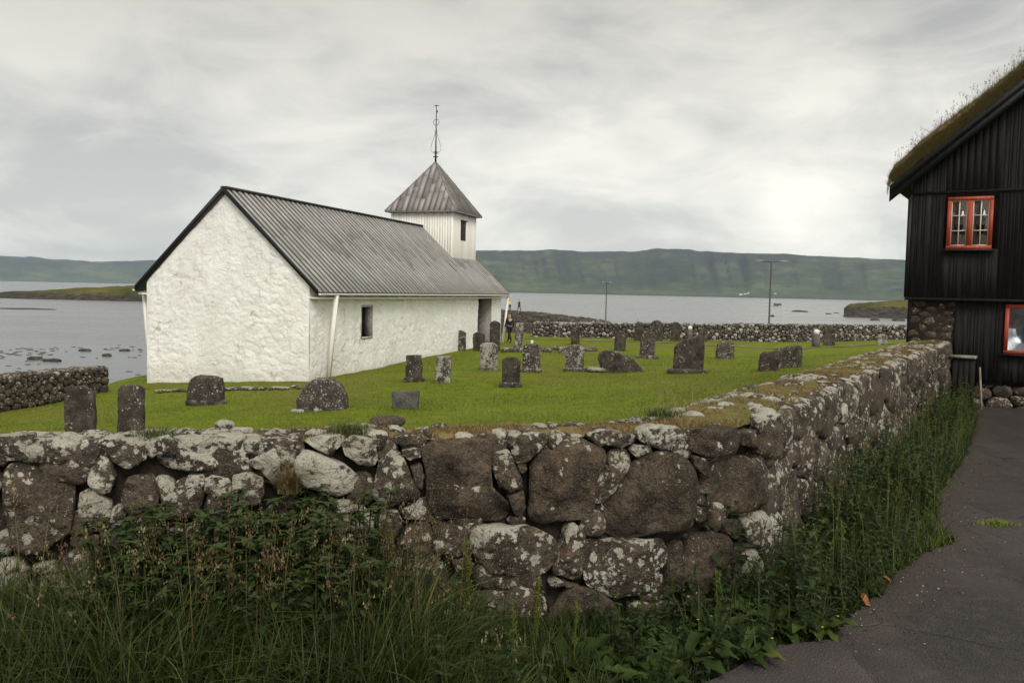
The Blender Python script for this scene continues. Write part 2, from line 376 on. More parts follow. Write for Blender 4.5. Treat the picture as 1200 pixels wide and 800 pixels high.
big = s.noise(s.map(p, (1, 0.35, 1)), 0.9, 4, 0.6); col = s.mix(s.m_('MULTIPLY', s.step(big, 0.48, 0.66), 0.45), col, (0.070, 0.060, 0.055))
h = s.m_('SUBTRACT', s.m_('ADD', s.m_('MULTIPLY', n3, 0.8), s.m_('MULTIPLY', n2, 1.2)), s.m_('MULTIPLY', cr, 1.5))
MAT['asphalt'] = s.fin(col, s.bump(h, 0.8, 0.012), s.m_('MULTIPLY_ADD', n1, 0.3, 0.62))
s = Mat('old_asphalt', 0.85, 0.3); p = s.pos(); n1 = s.noise(p, 1.3, 5, 0.62); n4 = s.noise(p, 140, 2, 0.6); n3 = s.vor(p, 70)
col = s.ramp(n1, [(0.32, (0.042, 0.035, 0.033)), (0.52, (0.056, 0.047, 0.044)), (0.72, (0.074, 0.062, 0.058))])
col = s.mix(s.m_('MULTIPLY', s.step(n4, 0.55, 0.75), 0.6), col, (0.15, 0.14, 0.13)); MAT['asphalt_old'] = s.fin(col, s.bump(n3, 0.8, 0.012))

s = Mat('meadow_ground', 0.95, 0.1); p = s.pos(); lawn = s.at('lawn'); soil = s.at('soil')
n1 = s.noise(p, 0.22, 4, 0.6); n2 = s.noise(p, 1.6, 5, 0.65); n3 = s.noise(s.map(p, (1, 1, 0.3)), 22, 4, 0.7)
g = s.ramp(s.m_('ADD', s.m_('MULTIPLY', n2, 0.45), s.m_('MULTIPLY', n3, 0.55)), [(0.30, (0.055, 0.078, 0.006)), (0.50, (0.140, 0.180, 0.011)), (0.70, (0.220, 0.250, 0.024))])
g = s.mix(s.m_('MULTIPLY', s.step(n1, 0.42, 0.62), 0.75), g, s.mix(0.6, g, (0.150, 0.130, 0.035)))
d = s.ramp(n3, [(0.3, (0.008, 0.010, 0.003)), (0.6, (0.020, 0.024, 0.007)), (0.8, (0.035, 0.032, 0.015))])
col = s.mix(lawn, d, g); sl = s.ramp(n2, [(0.3, (0.07, 0.055, 0.04)), (0.7, (0.17, 0.14, 0.11))])
col = s.mix(soil, col, sl)
MAT['ground'] = s.fin(col, s.bump(s.m_('ADD', n3, s.m_('MULTIPLY', n2, 0.8)), 0.9, 0.06))

def leaf_mat(name, stops, trans=0.3, rough=0.55, spec=0.3):
    s = Mat(name, rough, spec); t = s.at('tone'); n = s.noise(s.pos(), 9, 3, 0.6)
    col = s.ramp(s.m_('ADD', s.m_('MULTIPLY', t, 0.8), s.m_('MULTIPLY', n, 0.2)), stops); s.put(s.b.inputs['Base Color'], col)
    tr = s.n('ShaderNodeBsdfTranslucent'); s.l(col, tr.inputs[0]); ms = s.n('ShaderNodeMixShader'); ms.inputs[0].default_value = trans
    s.l(s.b.outputs[0], ms.inputs[1]); s.l(tr.outputs[0], ms.inputs[2]); s.l(ms.outputs[0], s.out.inputs[0]); return s.m
MAT['lawnblade'] = leaf_mat('lawn_blades', [(0.0, (0.0540, 0.0864, 0.0108)), (0.35, (0.1188, 0.1674, 0.0173)), (0.7, (0.1998, 0.2376, 0.0302)), (1.0, (0.3240, 0.2916, 0.0918))])
MAT['verge'] = leaf_mat('verge_grass', [(0.0, (0.0102, 0.0180, 0.0037)), (0.45, (0.0282, 0.0456, 0.0073)), (0.8, (0.0832, 0.1104, 0.0229)), (1.0, (0.2048, 0.1800, 0.0645))])
MAT['seed'] = leaf_mat('seed_heads', [(0.0, (0.080, 0.045, 0.020)), (0.5, (0.145, 0.105, 0.048)), (1.0, (0.28, 0.235, 0.125))], 0.2)
MAT['nettle'] = leaf_mat('nettle_leaves', [(0.0, (0.0090, 0.0177, 0.0049)), (0.5, (0.0223, 0.0396, 0.0099)), (1.0, (0.0537, 0.0792, 0.0186))], 0.22)
MAT['dock'] = leaf_mat('dock_leaves', [(0.0, (0.0179, 0.0321, 0.0066)), (0.5, (0.0357, 0.0595, 0.0122)), (0.85, (0.0701, 0.1023, 0.0210)), (1.0, (0.1785, 0.1190, 0.0331))], 0.25, 0.6, 0.2)
MAT['dockseed'] = leaf_mat('dock_seed_spikes', [(0.0, (0.0561, 0.0701, 0.0140)), (0.6, (0.1215, 0.1403, 0.0262)), (1.0, (0.1590, 0.0935, 0.0374))], 0.2)
MAT['dry'] = leaf_mat('dry_grass', [(0.0, (0.07, 0.048, 0.022)), (0.5, (0.14, 0.098, 0.042)), (1.0, (0.24, 0.185, 0.085))], 0.2)
MAT['turfgrass'] = leaf_mat('roof_turf_grass', [(0.0, (0.11, 0.08, 0.038)), (0.45, (0.25, 0.185, 0.085)), (0.75, (0.20, 0.19, 0.065)), (1.0, (0.40, 0.32, 0.17))], 0.2)
MAT['mossblade'] = leaf_mat('moss_blades', [(0.0, (0.075, 0.046, 0.018)), (0.35, (0.19, 0.130, 0.045)), (0.65, (0.23, 0.185, 0.065)), (1.0, (0.085, 0.100, 0.028))], 0.2)
MAT['petal'] = leaf_mat('yellow_petals', [(0.0, (0.55, 0.42, 0.03)), (1.0, (0.65, 0.5, 0.04))], 0.2)

s = Mat('wall_top_moss', 0.95, 0.1); p = s.pos(); n1 = s.noise(p, 1.4, 4, 0.6); n2 = s.noise(p, 8, 5, 0.65); n3 = s.noise(p, 55, 3, 0.65)
col = s.ramp(s.m_('ADD', s.m_('MULTIPLY', n2, 0.5), s.m_('MULTIPLY', n3, 0.5)), [(0.32, (0.045, 0.032, 0.017)), (0.44, (0.125, 0.086, 0.035)), (0.56, (0.195, 0.145, 0.058)), (0.70, (0.29, 0.24, 0.12))])
col = s.mix(s.m_('MULTIPLY', s.step(n1, 0.45, 0.62), 0.65), col, s.ramp(n3, [(0.3, (0.05, 0.06, 0.014)), (0.7, (0.15, 0.155, 0.04))]))
MAT['moss'] = s.fin(col, s.bump(s.m_('ADD', s.m_('MULTIPLY', n2, 1.0), s.m_('MULTIPLY', n3, 0.5)), 1.0, 0.03))
s = Mat('wall_core_earth', 0.95, 0.1); n2 = s.noise(s.pos(), 12, 4, 0.65)
MAT['core'] = s.fin(s.ramp(n2, [(0.3, (0.012, 0.010, 0.008)), (0.7, (0.040, 0.032, 0.024))]), s.bump(n2, 1.0, 0.04))
s = Mat('path_gravel', 0.95, 0.1); p = s.pos(); n2 = s.noise(p, 14, 4, 0.65); n3 = s.vor(p, 30)
MAT['gravel'] = s.fin(s.ramp(n2, [(0.3, (0.12, 0.11, 0.09)), (0.7, (0.30, 0.275, 0.23))]), s.bump(n3, 1.0, 0.03))

s = Mat('sea_water', 0.08, 0.8); p = s.pos(); s.b.inputs['IOR'].default_value = 1.5
b1 = s.noise(s.map(p, (1, 2.2, 1), rot=(0, 0, 0.25)), 0.9, 4, 0.6); b2 = s.noise(s.map(p, (1, 1.8, 1), rot=(0, 0, -0.2)), 0.16, 3, 0.55)
patch = s.noise(s.map(p, (0.35, 1.6, 1)), 0.030, 4, 0.55, 0.6); big = s.noise(s.map(p, (0.35, 1.5, 1)), 0.004, 3, 0.5)
amp = s.m_('ADD', s.m_('MULTIPLY', s.step(patch, 0.40, 0.62), 0.7), 0.35)
h = s.m_('MULTIPLY', s.m_('ADD', s.m_('MULTIPLY', b1, 0.35), b2), amp)
MAT['sea'] = s.fin(s.mix(big, (0.085, 0.092, 0.096), (0.13, 0.135, 0.135)), s.bump(h, 0.10, 0.5), s.m_('MULTIPLY_ADD', patch, 0.20, 0.16))

s = Mat('mountain_slope', 0.95, 0.1); p = s.pos(); nz = s.nrm(2); z = s.xyz(p, 2); gul = s.at('gully')
n1 = s.noise(p, 0.0022, 5, 0.62); n2 = s.noise(s.map(p, (1, 1, 2.5)), 0.016, 6, 0.72); n3 = s.noise(s.map(p, (1, 1, 9)), 0.004, 4, 0.6)
col = s.ramp(s.m_('ADD', s.m_('MULTIPLY', n1, 0.6), s.m_('MULTIPLY', n2, 0.4)), [(0.40, (0.012, 0.018, 0.010)), (0.50, (0.042, 0.060, 0.024)), (0.60, (0.105, 0.122, 0.050))])
col = s.mix(s.m_('MULTIPLY', s.step(s.m_('MULTIPLY_ADD', z, 0.0011, n3), 0.62, 0.76), 0.8), col, (0.030, 0.030, 0.030))
col = s.mix(s.m_('MULTIPLY', gul, 0.9), col, (0.016, 0.017, 0.016))
col = s.mix(s.m_('MULTIPLY', s.step(s.m_('MULTIPLY_ADD', n1, 90, z), 90, 20), 0.7), col, (0.085, 0.112, 0.036))
col = s.mix(s.step(s.m_('MULTIPLY_ADD', n2, 14, z), 14, 2), col, (0.04, 0.038, 0.035))
MAT['mountain'] = s.fin(col)
for nm_, lo_, hi_ in (('islet', -1.7, -2.9), ('headrock', -0.6, -1.6)):
    s = Mat('island_turf' if nm_ == 'islet' else 'headland_rock', 0.95, 0.1); p = s.pos(); z = s.xyz(p, 2); n1 = s.noise(p, 0.08, 5, 0.65); n2 = s.noise(p, 0.6, 4, 0.65)
    col = s.ramp(n1, [(0.33, (0.038, 0.050, 0.010)), (0.5, (0.085, 0.085, 0.020)), (0.66, (0.125, 0.100, 0.035))])
    col = s.mix(s.step(s.m_('MULTIPLY_ADD', n2, 2.6, z), lo_, hi_), col, s.ramp(n2, [(0.35, (0.018, 0.016, 0.013)), (0.65, (0.075, 0.065, 0.055))]))
    MAT[nm_] = s.fin(col, s.bump(s.m_('ADD', n2, n1), 0.8, 0.5))
s = Mat('kelp_rock', 0.5, 0.4); n2 = s.noise(s.pos(), 2.5, 4, 0.65); MAT['kelp'] = s.fin(s.ramp(n2, [(0.35, (0.012, 0.011, 0.008)), (0.7, (0.05, 0.042, 0.026))]), s.bump(n2, 1, 0.08))

# ------------------------------------------------------------------ polygons and stones
def clip(poly, nx, ny, c):
    """keep nx*x+ny*y <= c"""
    out = []; n = len(poly)
    for i in range(n):
        a = poly[i]; b = poly[(i + 1) % n]; da = nx * a[0] + ny * a[1] - c; db = nx * b[0] + ny * b[1] - c
        if da <= 0: out.append(a)
        if (da < 0 < db) or (db < 0 < da):
            t = da / (da - db); out.append((a[0] + t * (b[0] - a[0]), a[1] + t * (b[1] - a[1])))
    return out
def voronoi(seeds, x0, x1, y0, y1, wts=None):
    S = np.asarray(seeds, float); cells = []
    wts = np.zeros(len(S)) if wts is None else wts
    for i, q in enumerate(S):
        poly = [(x0, y0), (x1, y0), (x1, y1), (x0, y1)]
        d = np.hypot(*(S - q).T); o = np.argsort(d)[1:26]
        for j in o:
            n_ = S[j] - q; c = (S[j] @ S[j] - q @ q + wts[i] - wts[j]) / 2
            poly = clip(poly, n_[0], n_[1], c)
            if len(poly) < 3: break
        cells.append(np.array(poly) if len(poly) >= 3 else None)
    return cells
def relaxed(n, x0, x1, y0, y1, ax=1.0, it=2, r=None):
    """n seeds, stones 'ax' times as wide as tall"""
    r = r or rng
    S = np.stack([r.uniform(x0 / ax, x1 / ax, n), r.uniform(y0, y1, n)], 1)
    wts = r.uniform(0, 1, n) * ((x1 - x0) / ax * (y1 - y0) / n) * 0.5
    for k in range(it + 1):
        cells = voronoi(S, x0 / ax, x1 / ax, y0, y1, wts)
        if k < it: S = np.array([c.mean(0) if c is not None else q for c, q in zip(cells, S)])
    return [c * np.array([ax, 1]) for c in cells if c is not None]
def radial(poly, seg, smooth=1):
    P = np.asarray(poly, float)
    x, y = P[:, 0], P[:, 1]; x1, y1 = np.roll(x, -1), np.roll(y, -1); cr = x * y1 - x1 * y; A = cr.sum() / 2
    if abs(A) < 1e-9: c = P.mean(0)
    else: c = np.array([((x + x1) * cr).sum(), ((y + y1) * cr).sum()]) / (6 * A)
    th = np.arange(seg) * 2 * math.pi / seg; r = np.zeros(seg)
    for k, t in enumerate(th):
        dx, dy = math.cos(t), math.sin(t); best = 0
        for i in range(len(P)):
            a = P[i] - c; b = P[(i + 1) % len(P)] - c; e_ = b - a; den_ = dx * e_[1] - dy * e_[0]
            if abs(den_) < 1e-12: continue
            tt = (a[0] * e_[1] - a[1] * e_[0]) / den_; ss = (a[0] * dy - a[1] * dx) / den_
            if tt > 0 and -1e-6 <= ss <= 1 + 1e-6: best = max(best, tt)
        r[k] = best
    r = np.where(r <= 0, r[r > 0].min() if (r > 0).any() else 0.01, r)
    for _ in range(smooth): r = (np.roll(r, 1) + 2 * r + np.roll(r, -1)) / 4
    return c, th, r, abs(A)
def stone(mb, poly, mapf, lic, tone, bulge=0.5, back=0.25, seg=24, rings=6, shrink=0.95, off=0.0, rough=0.05, p=3.2, seed=0, maxb=0.14, facets=4):
    """a boulder whose face has the outline poly in (u,v); mapf takes (u,v,w), w outward"""
    c, th, r, A = radial(poly, seg); size = math.sqrt(A); h = min(bulge * size * 0.5, maxb)
    T = np.sin(np.linspace(0, 1, rings + 1)[1:] * math.pi / 2) ** 0.85
    L = [np.array([[c[0], c[1], h + off]])]
    for t in T:
        w_ = h * np.maximum(0, 1 - t ** p) ** 0.5
        L.append(np.stack([c[0] + np.cos(th) * r * t * shrink, c[1] + np.sin(th) * r * t * shrink, np.full(seg, w_ + off)], 1))
    L.append(np.stack([c[0] + np.cos(th) * r * 0.94 * shrink, c[1] + np.sin(th) * r * 0.94 * shrink, np.full(seg, off - back * 0.4)], 1))
    L.append(np.stack([c[0] + np.cos(th) * r * 0.75 * shrink, c[1] + np.sin(th) * r * 0.75 * shrink, np.full(seg, off - back)], 1))
    V = np.concatenate(L); q = V / max(size, 0.05) + seed * 3.71; fr_ = V[:, 2] > off - 0.002
    r2 = random.Random(seed * 7 + 1)
    for k in range(facets):
        t_ = r2.uniform(0, 6.283); d_ = ((V[:, 0] - c[0]) * math.cos(t_) + (V[:, 1] - c[1]) * math.sin(t_)) / size
        V[:, 2] = np.where(fr_, np.maximum(np.minimum(V[:, 2], off + h + size * r2.uniform(0.22, 0.65) * (r2.uniform(0.12, 0.40) - d_)), off - 0.35 * back), V[:, 2])
    a = rough * size
    V[:, 2] += a * (fbm(q * 1.6, 3, 3) * 1.1 + fbm(q * 5, 9, 3) * 0.55 - 0.5 * np.abs(vnoise(q * 2.3 + 11, 13)))
    V[:, 0] += a * 0.6 * fbm(q * 2.2 + 40, 5, 3); V[:, 1] += a * 0.6 * fbm(q * 2.2 + 80, 7, 3)
    nr = len(L) - 1
    F = [(0, 1 + j, 1 + (j + 1) % seg) for j in range(seg)]
    for k in range(nr - 1):
        b0 = 1 + k * seg; b1 = b0 + seg
        F += [(b0 + j, b1 + j, b1 + (j + 1) % seg, b0 + (j + 1) % seg) for j in range(seg)]
    b0 = 1 + (nr - 1) * seg; F.append(tuple(b0 + j for j in range(seg))[::-1])
    mb.add(mapf(V), F, lic=lic, tone=tone)
    return c, size
def plane_map(o, u, v, n):
    o, u, v, n = (np.asarray(k, float) for k in (o, u, v, n))
    return lambda V: o + V[:, :1] * u + V[:, 1:2] * v + V[:, 2:] * n
def icosphere(sub=3):
    me = bpy.data.meshes.new('tmp'); import bmesh
    bm = bmesh.new(); bmesh.ops.create_icosphere(bm, subdivisions=sub, radius=1); V = np.array([v.co[:] for v in bm.verts]); F = [tuple(v.index for v in f.verts) for f in bm.faces]
    bm.free(); bpy.data.meshes.remove(me); return V, F
ICO2, ICO3 = icosphere(2), icosphere(3)
def rock(mb, c, size, lic, tone, seed, hi=False, rough=0.28, boxy=0.5, rot=None):
    V, F = ICO3 if hi else ICO2
    V = V.copy(); V = np.sign(V) * np.abs(V) ** (1 - 0.35 * boxy); V *= np.asarray(size)
    s_ = float(np.mean(size)); V *= (1 + rough * fbm(V / s_ * 1.1 + seed * 7.7, 1, 4)[:, None])
    if rot is not None:
        cr, sr = math.cos(rot), math.sin(rot); V = V @ np.array([[cr, sr, 0], [-sr, cr, 0], [0, 0, 1]])
    mb.add(V + np.asarray(c, float), F, lic=lic, tone=tone)

# ------------------------------------------------------------------ plan of the near wall (outer face), from left of the frame round the corner to the house
CORN = np.array([1.55, 5.77]); D1 = np.array([math.sin(rad(75.5)), math.cos(rad(75.5))]); D2 = np.array([math.sin(rad(32)), math.cos(rad(32))])
END = np.array([9.63, 18.7]); TL = 0.50; RR = TL / math.tan(rad(43.5 / 2))
pts = [CORN - D1 * t for t in np.arange(7.0, TL, -0.1)]
p1 = CORN - D1 * TL; cen = p1 + RR * np.array([-D1[1], D1[0]])
for a in np.linspace(0, rad(43.5), 14):
    q = p1 - cen; pts.append(cen + np.array([q[0] * math.cos(a) - q[1] * math.sin(a), q[0] * math.sin(a) + q[1] * math.cos(a)]))
LR = np.linalg.norm(END - CORN)
pts += [CORN + D2 * t for t in np.arange(TL + 0.1, LR, 0.1)] + [END]
PATH = np.array(pts); SEGL = np.hypot(*np.diff(PATH, axis=0).T); ARC = np.concatenate([[0], np.cumsum(SEGL)])
S1 = ARC[np.argmin(np.hypot(*(PATH - p1).T))]; S2 = S1 + RR * rad(43.5); SEND = ARC[-1]
TAN = np.gradient(PATH, axis=0); TAN /= np.hypot(*TAN.T)[:, None]
def path_at(s_):
    s_ = np.asarray(s_, float); x = np.interp(s_, ARC, PATH[:, 0]); y = np.interp(s_, ARC, PATH[:, 1])
    tx = np.interp(s_, ARC, TAN[:, 0]); ty = np.interp(s_, ARC, TAN[:, 1]); l = np.hypot(tx, ty)
    return x, y, ty / l, -tx / l                 # outward normal (towards the photographer)
def wall_map(V):
    x, y, nx, ny = path_at(V[:, 0]); return np.stack([x + nx * V[:, 2], y + ny * V[:, 2], V[:, 1]], 1)
def wall_uv(px, py):
    d = ray(px, py); best = None
    for i in range(len(PATH) - 1):
        a = PATH[i]; e_ = PATH[i + 1] - a; den_ = d[0] * e_[1] - d[1] * e_[0]
        if abs(den_) < 1e-12: continue
        t = (a[0] * e_[1] - a[1] * e_[0]) / den_; ss = (a[0] * d[1] - a[1] * d[0]) / den_
        if t > 0 and -1e-6 <= ss <= 1 + 1e-6 and (best is None or t < best[0]): best = (t, ARC[i] + ss * SEGL[i], t * d[2])
    return best[1], best[2]
def wall_width(s_): return np.interp(s_, [S1 - 1.2, S1, S2, S2 + 0.5], [0.50, 0.56, 0.84, 0.86])
TOPZ = -0.885
# ------------------------------------------------------------------ ground
def signed_in(x, y):
    """distance inside the graveyard from the near wall's outer face (positive = inside)"""
    x = np.asarray(x, float); y = np.asarray(y, float)
    d1 = -(x - CORN[0]) * D1[1] + (y - CORN[1]) * D1[0]; d2 = -(x - CORN[0]) * D2[1] + (y - CORN[1]) * D2[0]
    return np.minimum(d1, d2)
def sstep(a, b, v): t = np.clip((v - a) / (b - a), 0, 1); return t * t * (3 - 2 * t)
def ground_z(x, y, fine=True):
    x = np.asarray(x, float); y = np.asarray(y, float); d = signed_in(x, y)
    out = -2.10 - 0.010 * np.clip(y, -30, 30) - 0.006 * np.clip(-x, 0, 20)
    yard = -2.98 - 0.048 * np.clip(-x, 0, 14) - 0.02 * np.clip(-x - 9, 0, 10)
    z = out + (yard - out) * sstep(0.3, 13.0, d)
    if fine:
        n = fbm(P3(x * 0.35, y * 0.35), 11, 3) * 0.07 + fbm(P3(x * 1.3, y * 1.3), 21, 2) * 0.025
        z = z + n * sstep(0.5, 5, d)
    shore = np.maximum.reduce([sstep(-14.8, -21.5, x) * sstep(2, 12, y + 10), sstep(61, 78, y + 0.15 * np.clip(-x, 0, 30)), sstep(48, 75, x) * sstep(20, 50, y)])
    z = z + (-7.5 - z) * shore
    return z
def axis(*segs):
    o = []
    for a, b, st in segs: o.append(np.arange(a, b, st))
    o.append(np.array([segs[-1][1]])); return np.concatenate(o)
gx = axis((-60, -24, 3), (-24, 24, 0.3), (24, 110, 3)); gy = axis((-40, -4, 3), (-4, 62, 0.3), (62, 140, 3))
X, Y = np.meshgrid(gx, gy, indexing='ij'); x, y = X.ravel(), Y.ravel(); z = ground_z(x, y)
lawn = sstep(0.2, 0.9, signed_in(x, y)); soil = sstep(-3.9, -4.6, z) * 0.9
grid_obj('ground', np.stack([x, y, z], 1), len(gx), len(gy), MAT['ground'], kind='structure', attrs={'lawn': lawn, 'soil': soil})
# sea bed sheet and sea
mb = MB(); mb.add([(-30000, -30000, -14), (30000, -30000, -14), (30000, 30000, -14), (-30000, 30000, -14)], [(0, 1, 2, 3)]); mb.build('sea_bed', MAT['kelp'], kind='structure')
mb = MB(); mb.add([(-29000, -29000, SEA), (29000, -29000, SEA), (29000, 29000, SEA), (-29000, 29000, SEA)], [(0, 1, 2, 3)]); mb.build('sea', MAT['sea'], kind='structure')

# asphalt lane: its grass-side edge runs along the verge, unprojected onto the lane's plane
edge_px = [(760, 830), (850, 797), (905, 762), (975, 750), (995, 722), (1030, 700), (1050, 672), (1085, 646), (1118, 633), (1092, 612), (1100, 575), (1122, 545), (1136, 515), (1142, 492), (1146, 482)]
edge = np.array([at_z(a, b, -2.17)[:2] for a, b in edge_px])
EY = edge[:, 1]; EX = edge[:, 0]
def lane_edge(yy):
    yy = np.asarray(yy, float); base = np.interp(yy, EY, EX, left=EX[0], right=EX[-1])
    return np.where(yy < EY[0], EX[0] - (EY[0] - yy) * 1.2, base)
ax_ = axis((0.3, 9, 0.06), (9, 26, 0.5)); ay_ = axis((-6, 3, 0.5), (3, 20.2, 0.08), (20.2, 21, 0.4))
X, Y = np.meshgrid(ax_, ay_, indexing='ij'); x, y = X.ravel(), Y.ravel()
le = lane_edge(y) + 0.06 * fbm(P3(x * 2.1, y * 2.1), 31, 3)
xs = np.where(x < le, np.minimum(le, x + 0.07), x)
cxm = (X[:-1, :-1] + X[1:, 1:]) / 2; cym = (Y[:-1, :-1] + Y[1:, 1:]) / 2
keep = cxm > lane_edge(cym) + 0.06 * fbm(P3(cxm.ravel() * 2.1, cym.ravel() * 2.1), 31, 3).reshape(cxm.shape)
def lane_z(x, y): return ground_z(x, y, False) + 0.012 + 0.008 * fbm(P3(np.asarray(x) * 0.9, np.asarray(y) * 0.9), 41, 2)
grid_obj('asphalt_lane', np.stack([xs, y, lane_z(xs, y)], 1), len(ax_), len(ay_), MAT['asphalt'], kind='structure', keep=keep, attrs={'edge': np.clip(1 - (xs - le) / 0.8, 0, 1)})
# an older, paler patch of asphalt in the near corner, ending in a ragged seam
pp = [at_z(a, b, -2.15)[:2] for a, b in [(700, 850), (840, 800), (880, 775), (930, 757), (978, 752), (992, 764), (1008, 783), (1024, 803), (1040, 830)]]
pc = np.mean(pp, 0); mb = MB(); V = [(pc[0], pc[1], lane_z(pc[0], pc[1]) + 0.012)]
fine = []
for i in range(len(pp)):
    a, b = pp[i], pp[(i + 1) % len(pp)]
    for t in np.linspace(0, 1, 8, endpoint=False):
        q = a + (b - a) * t; fine.append(q + 0.012 * np.array([fbm([[q[0] * 9, q[1] * 9, 0]], 3)[0], fbm([[q[0] * 9, q[1] * 9, 5]], 4)[0]]))
for q in fine: V.append((q[0], q[1], lane_z(q[0], q[1]) + 0.012))
k = len(fine); mb.add(V, [(0, 1 + i, 1 + (i + 1) % k) for i in range(k)]); mb.build('asphalt_patch', MAT['asphalt_old'], kind='structure')
# gravel footpath across the graveyard
def ribbon(name, pts, width, mat, dz=0.03):
    pts = np.array(pts); t = np.concatenate([[0], np.cumsum(np.hypot(*np.diff(pts, axis=0).T))]); tt = np.arange(0, t[-1], 0.4)
    cx_, cy_ = np.interp(tt, t, pts[:, 0]), np.interp(tt, t, pts[:, 1]); dx, dy = np.gradient(cx_), np.gradient(cy_); l = np.hypot(dx, dy)
    V = []
    for k in np.linspace(-0.5, 0.5, 6):
        wv_ = width * k * (1 + 0.25 * vnoise(P3(tt * 0.8, tt * 0 + k * 3)))
        xx = cx_ - dy / l * wv_; yy = cy_ + dx / l * wv_; V.append(np.stack([xx, yy, ground_z(xx, yy) + dz + 0.02 * fbm(P3(xx * 3, yy * 3), 5, 2)], 1))
    V = np.stack(V, 1).reshape(-1, 3); return grid_obj(name, V, len(tt), 6, mat, kind='structure', flip=True)
ribbon('footpath', [at_z(a, b, -2.97)[:2] for a, b in [(615, 397), (655, 397.5), (690, 398.5), (780, 401), (850, 405), (905, 408.5), (1000, 409), (1050, 408)]], 0.7, MAT['gravel'])

# ------------------------------------------------------------------ near dry stone wall
wall = thing('dry_stone_wall', 'long lichen-crusted dry stone wall with mossy top, turning the corner in the foreground', 'wall', (CORN[0], CORN[1], -2.17))
W0 = np.array(wall.location)
ss = np.arange(0, SEND + 0.01, 0.12); x, y, nx, ny = path_at(ss); ww = wall_width(ss)
prof = [(-0.13, -2.7), (-0.11, -0.96), (-0.16, -0.93)]
V = []
for o_, z_ in prof: V.append(np.stack([x + nx * o_, y + ny * o_, np.full_like(x, z_)], 1))
for f, z_ in ((1.0, -0.97), (1.0, -3.0)): V.append(np.stack([x - nx * (ww * f), y - ny * (ww * f), np.full_like(x, z_)], 1))
V = np.stack(V, 1).reshape(-1, 3)
grid_obj('core', V, len(ss), 5, MAT['core'], parent=wall, loc=None, flip=True).location = -W0
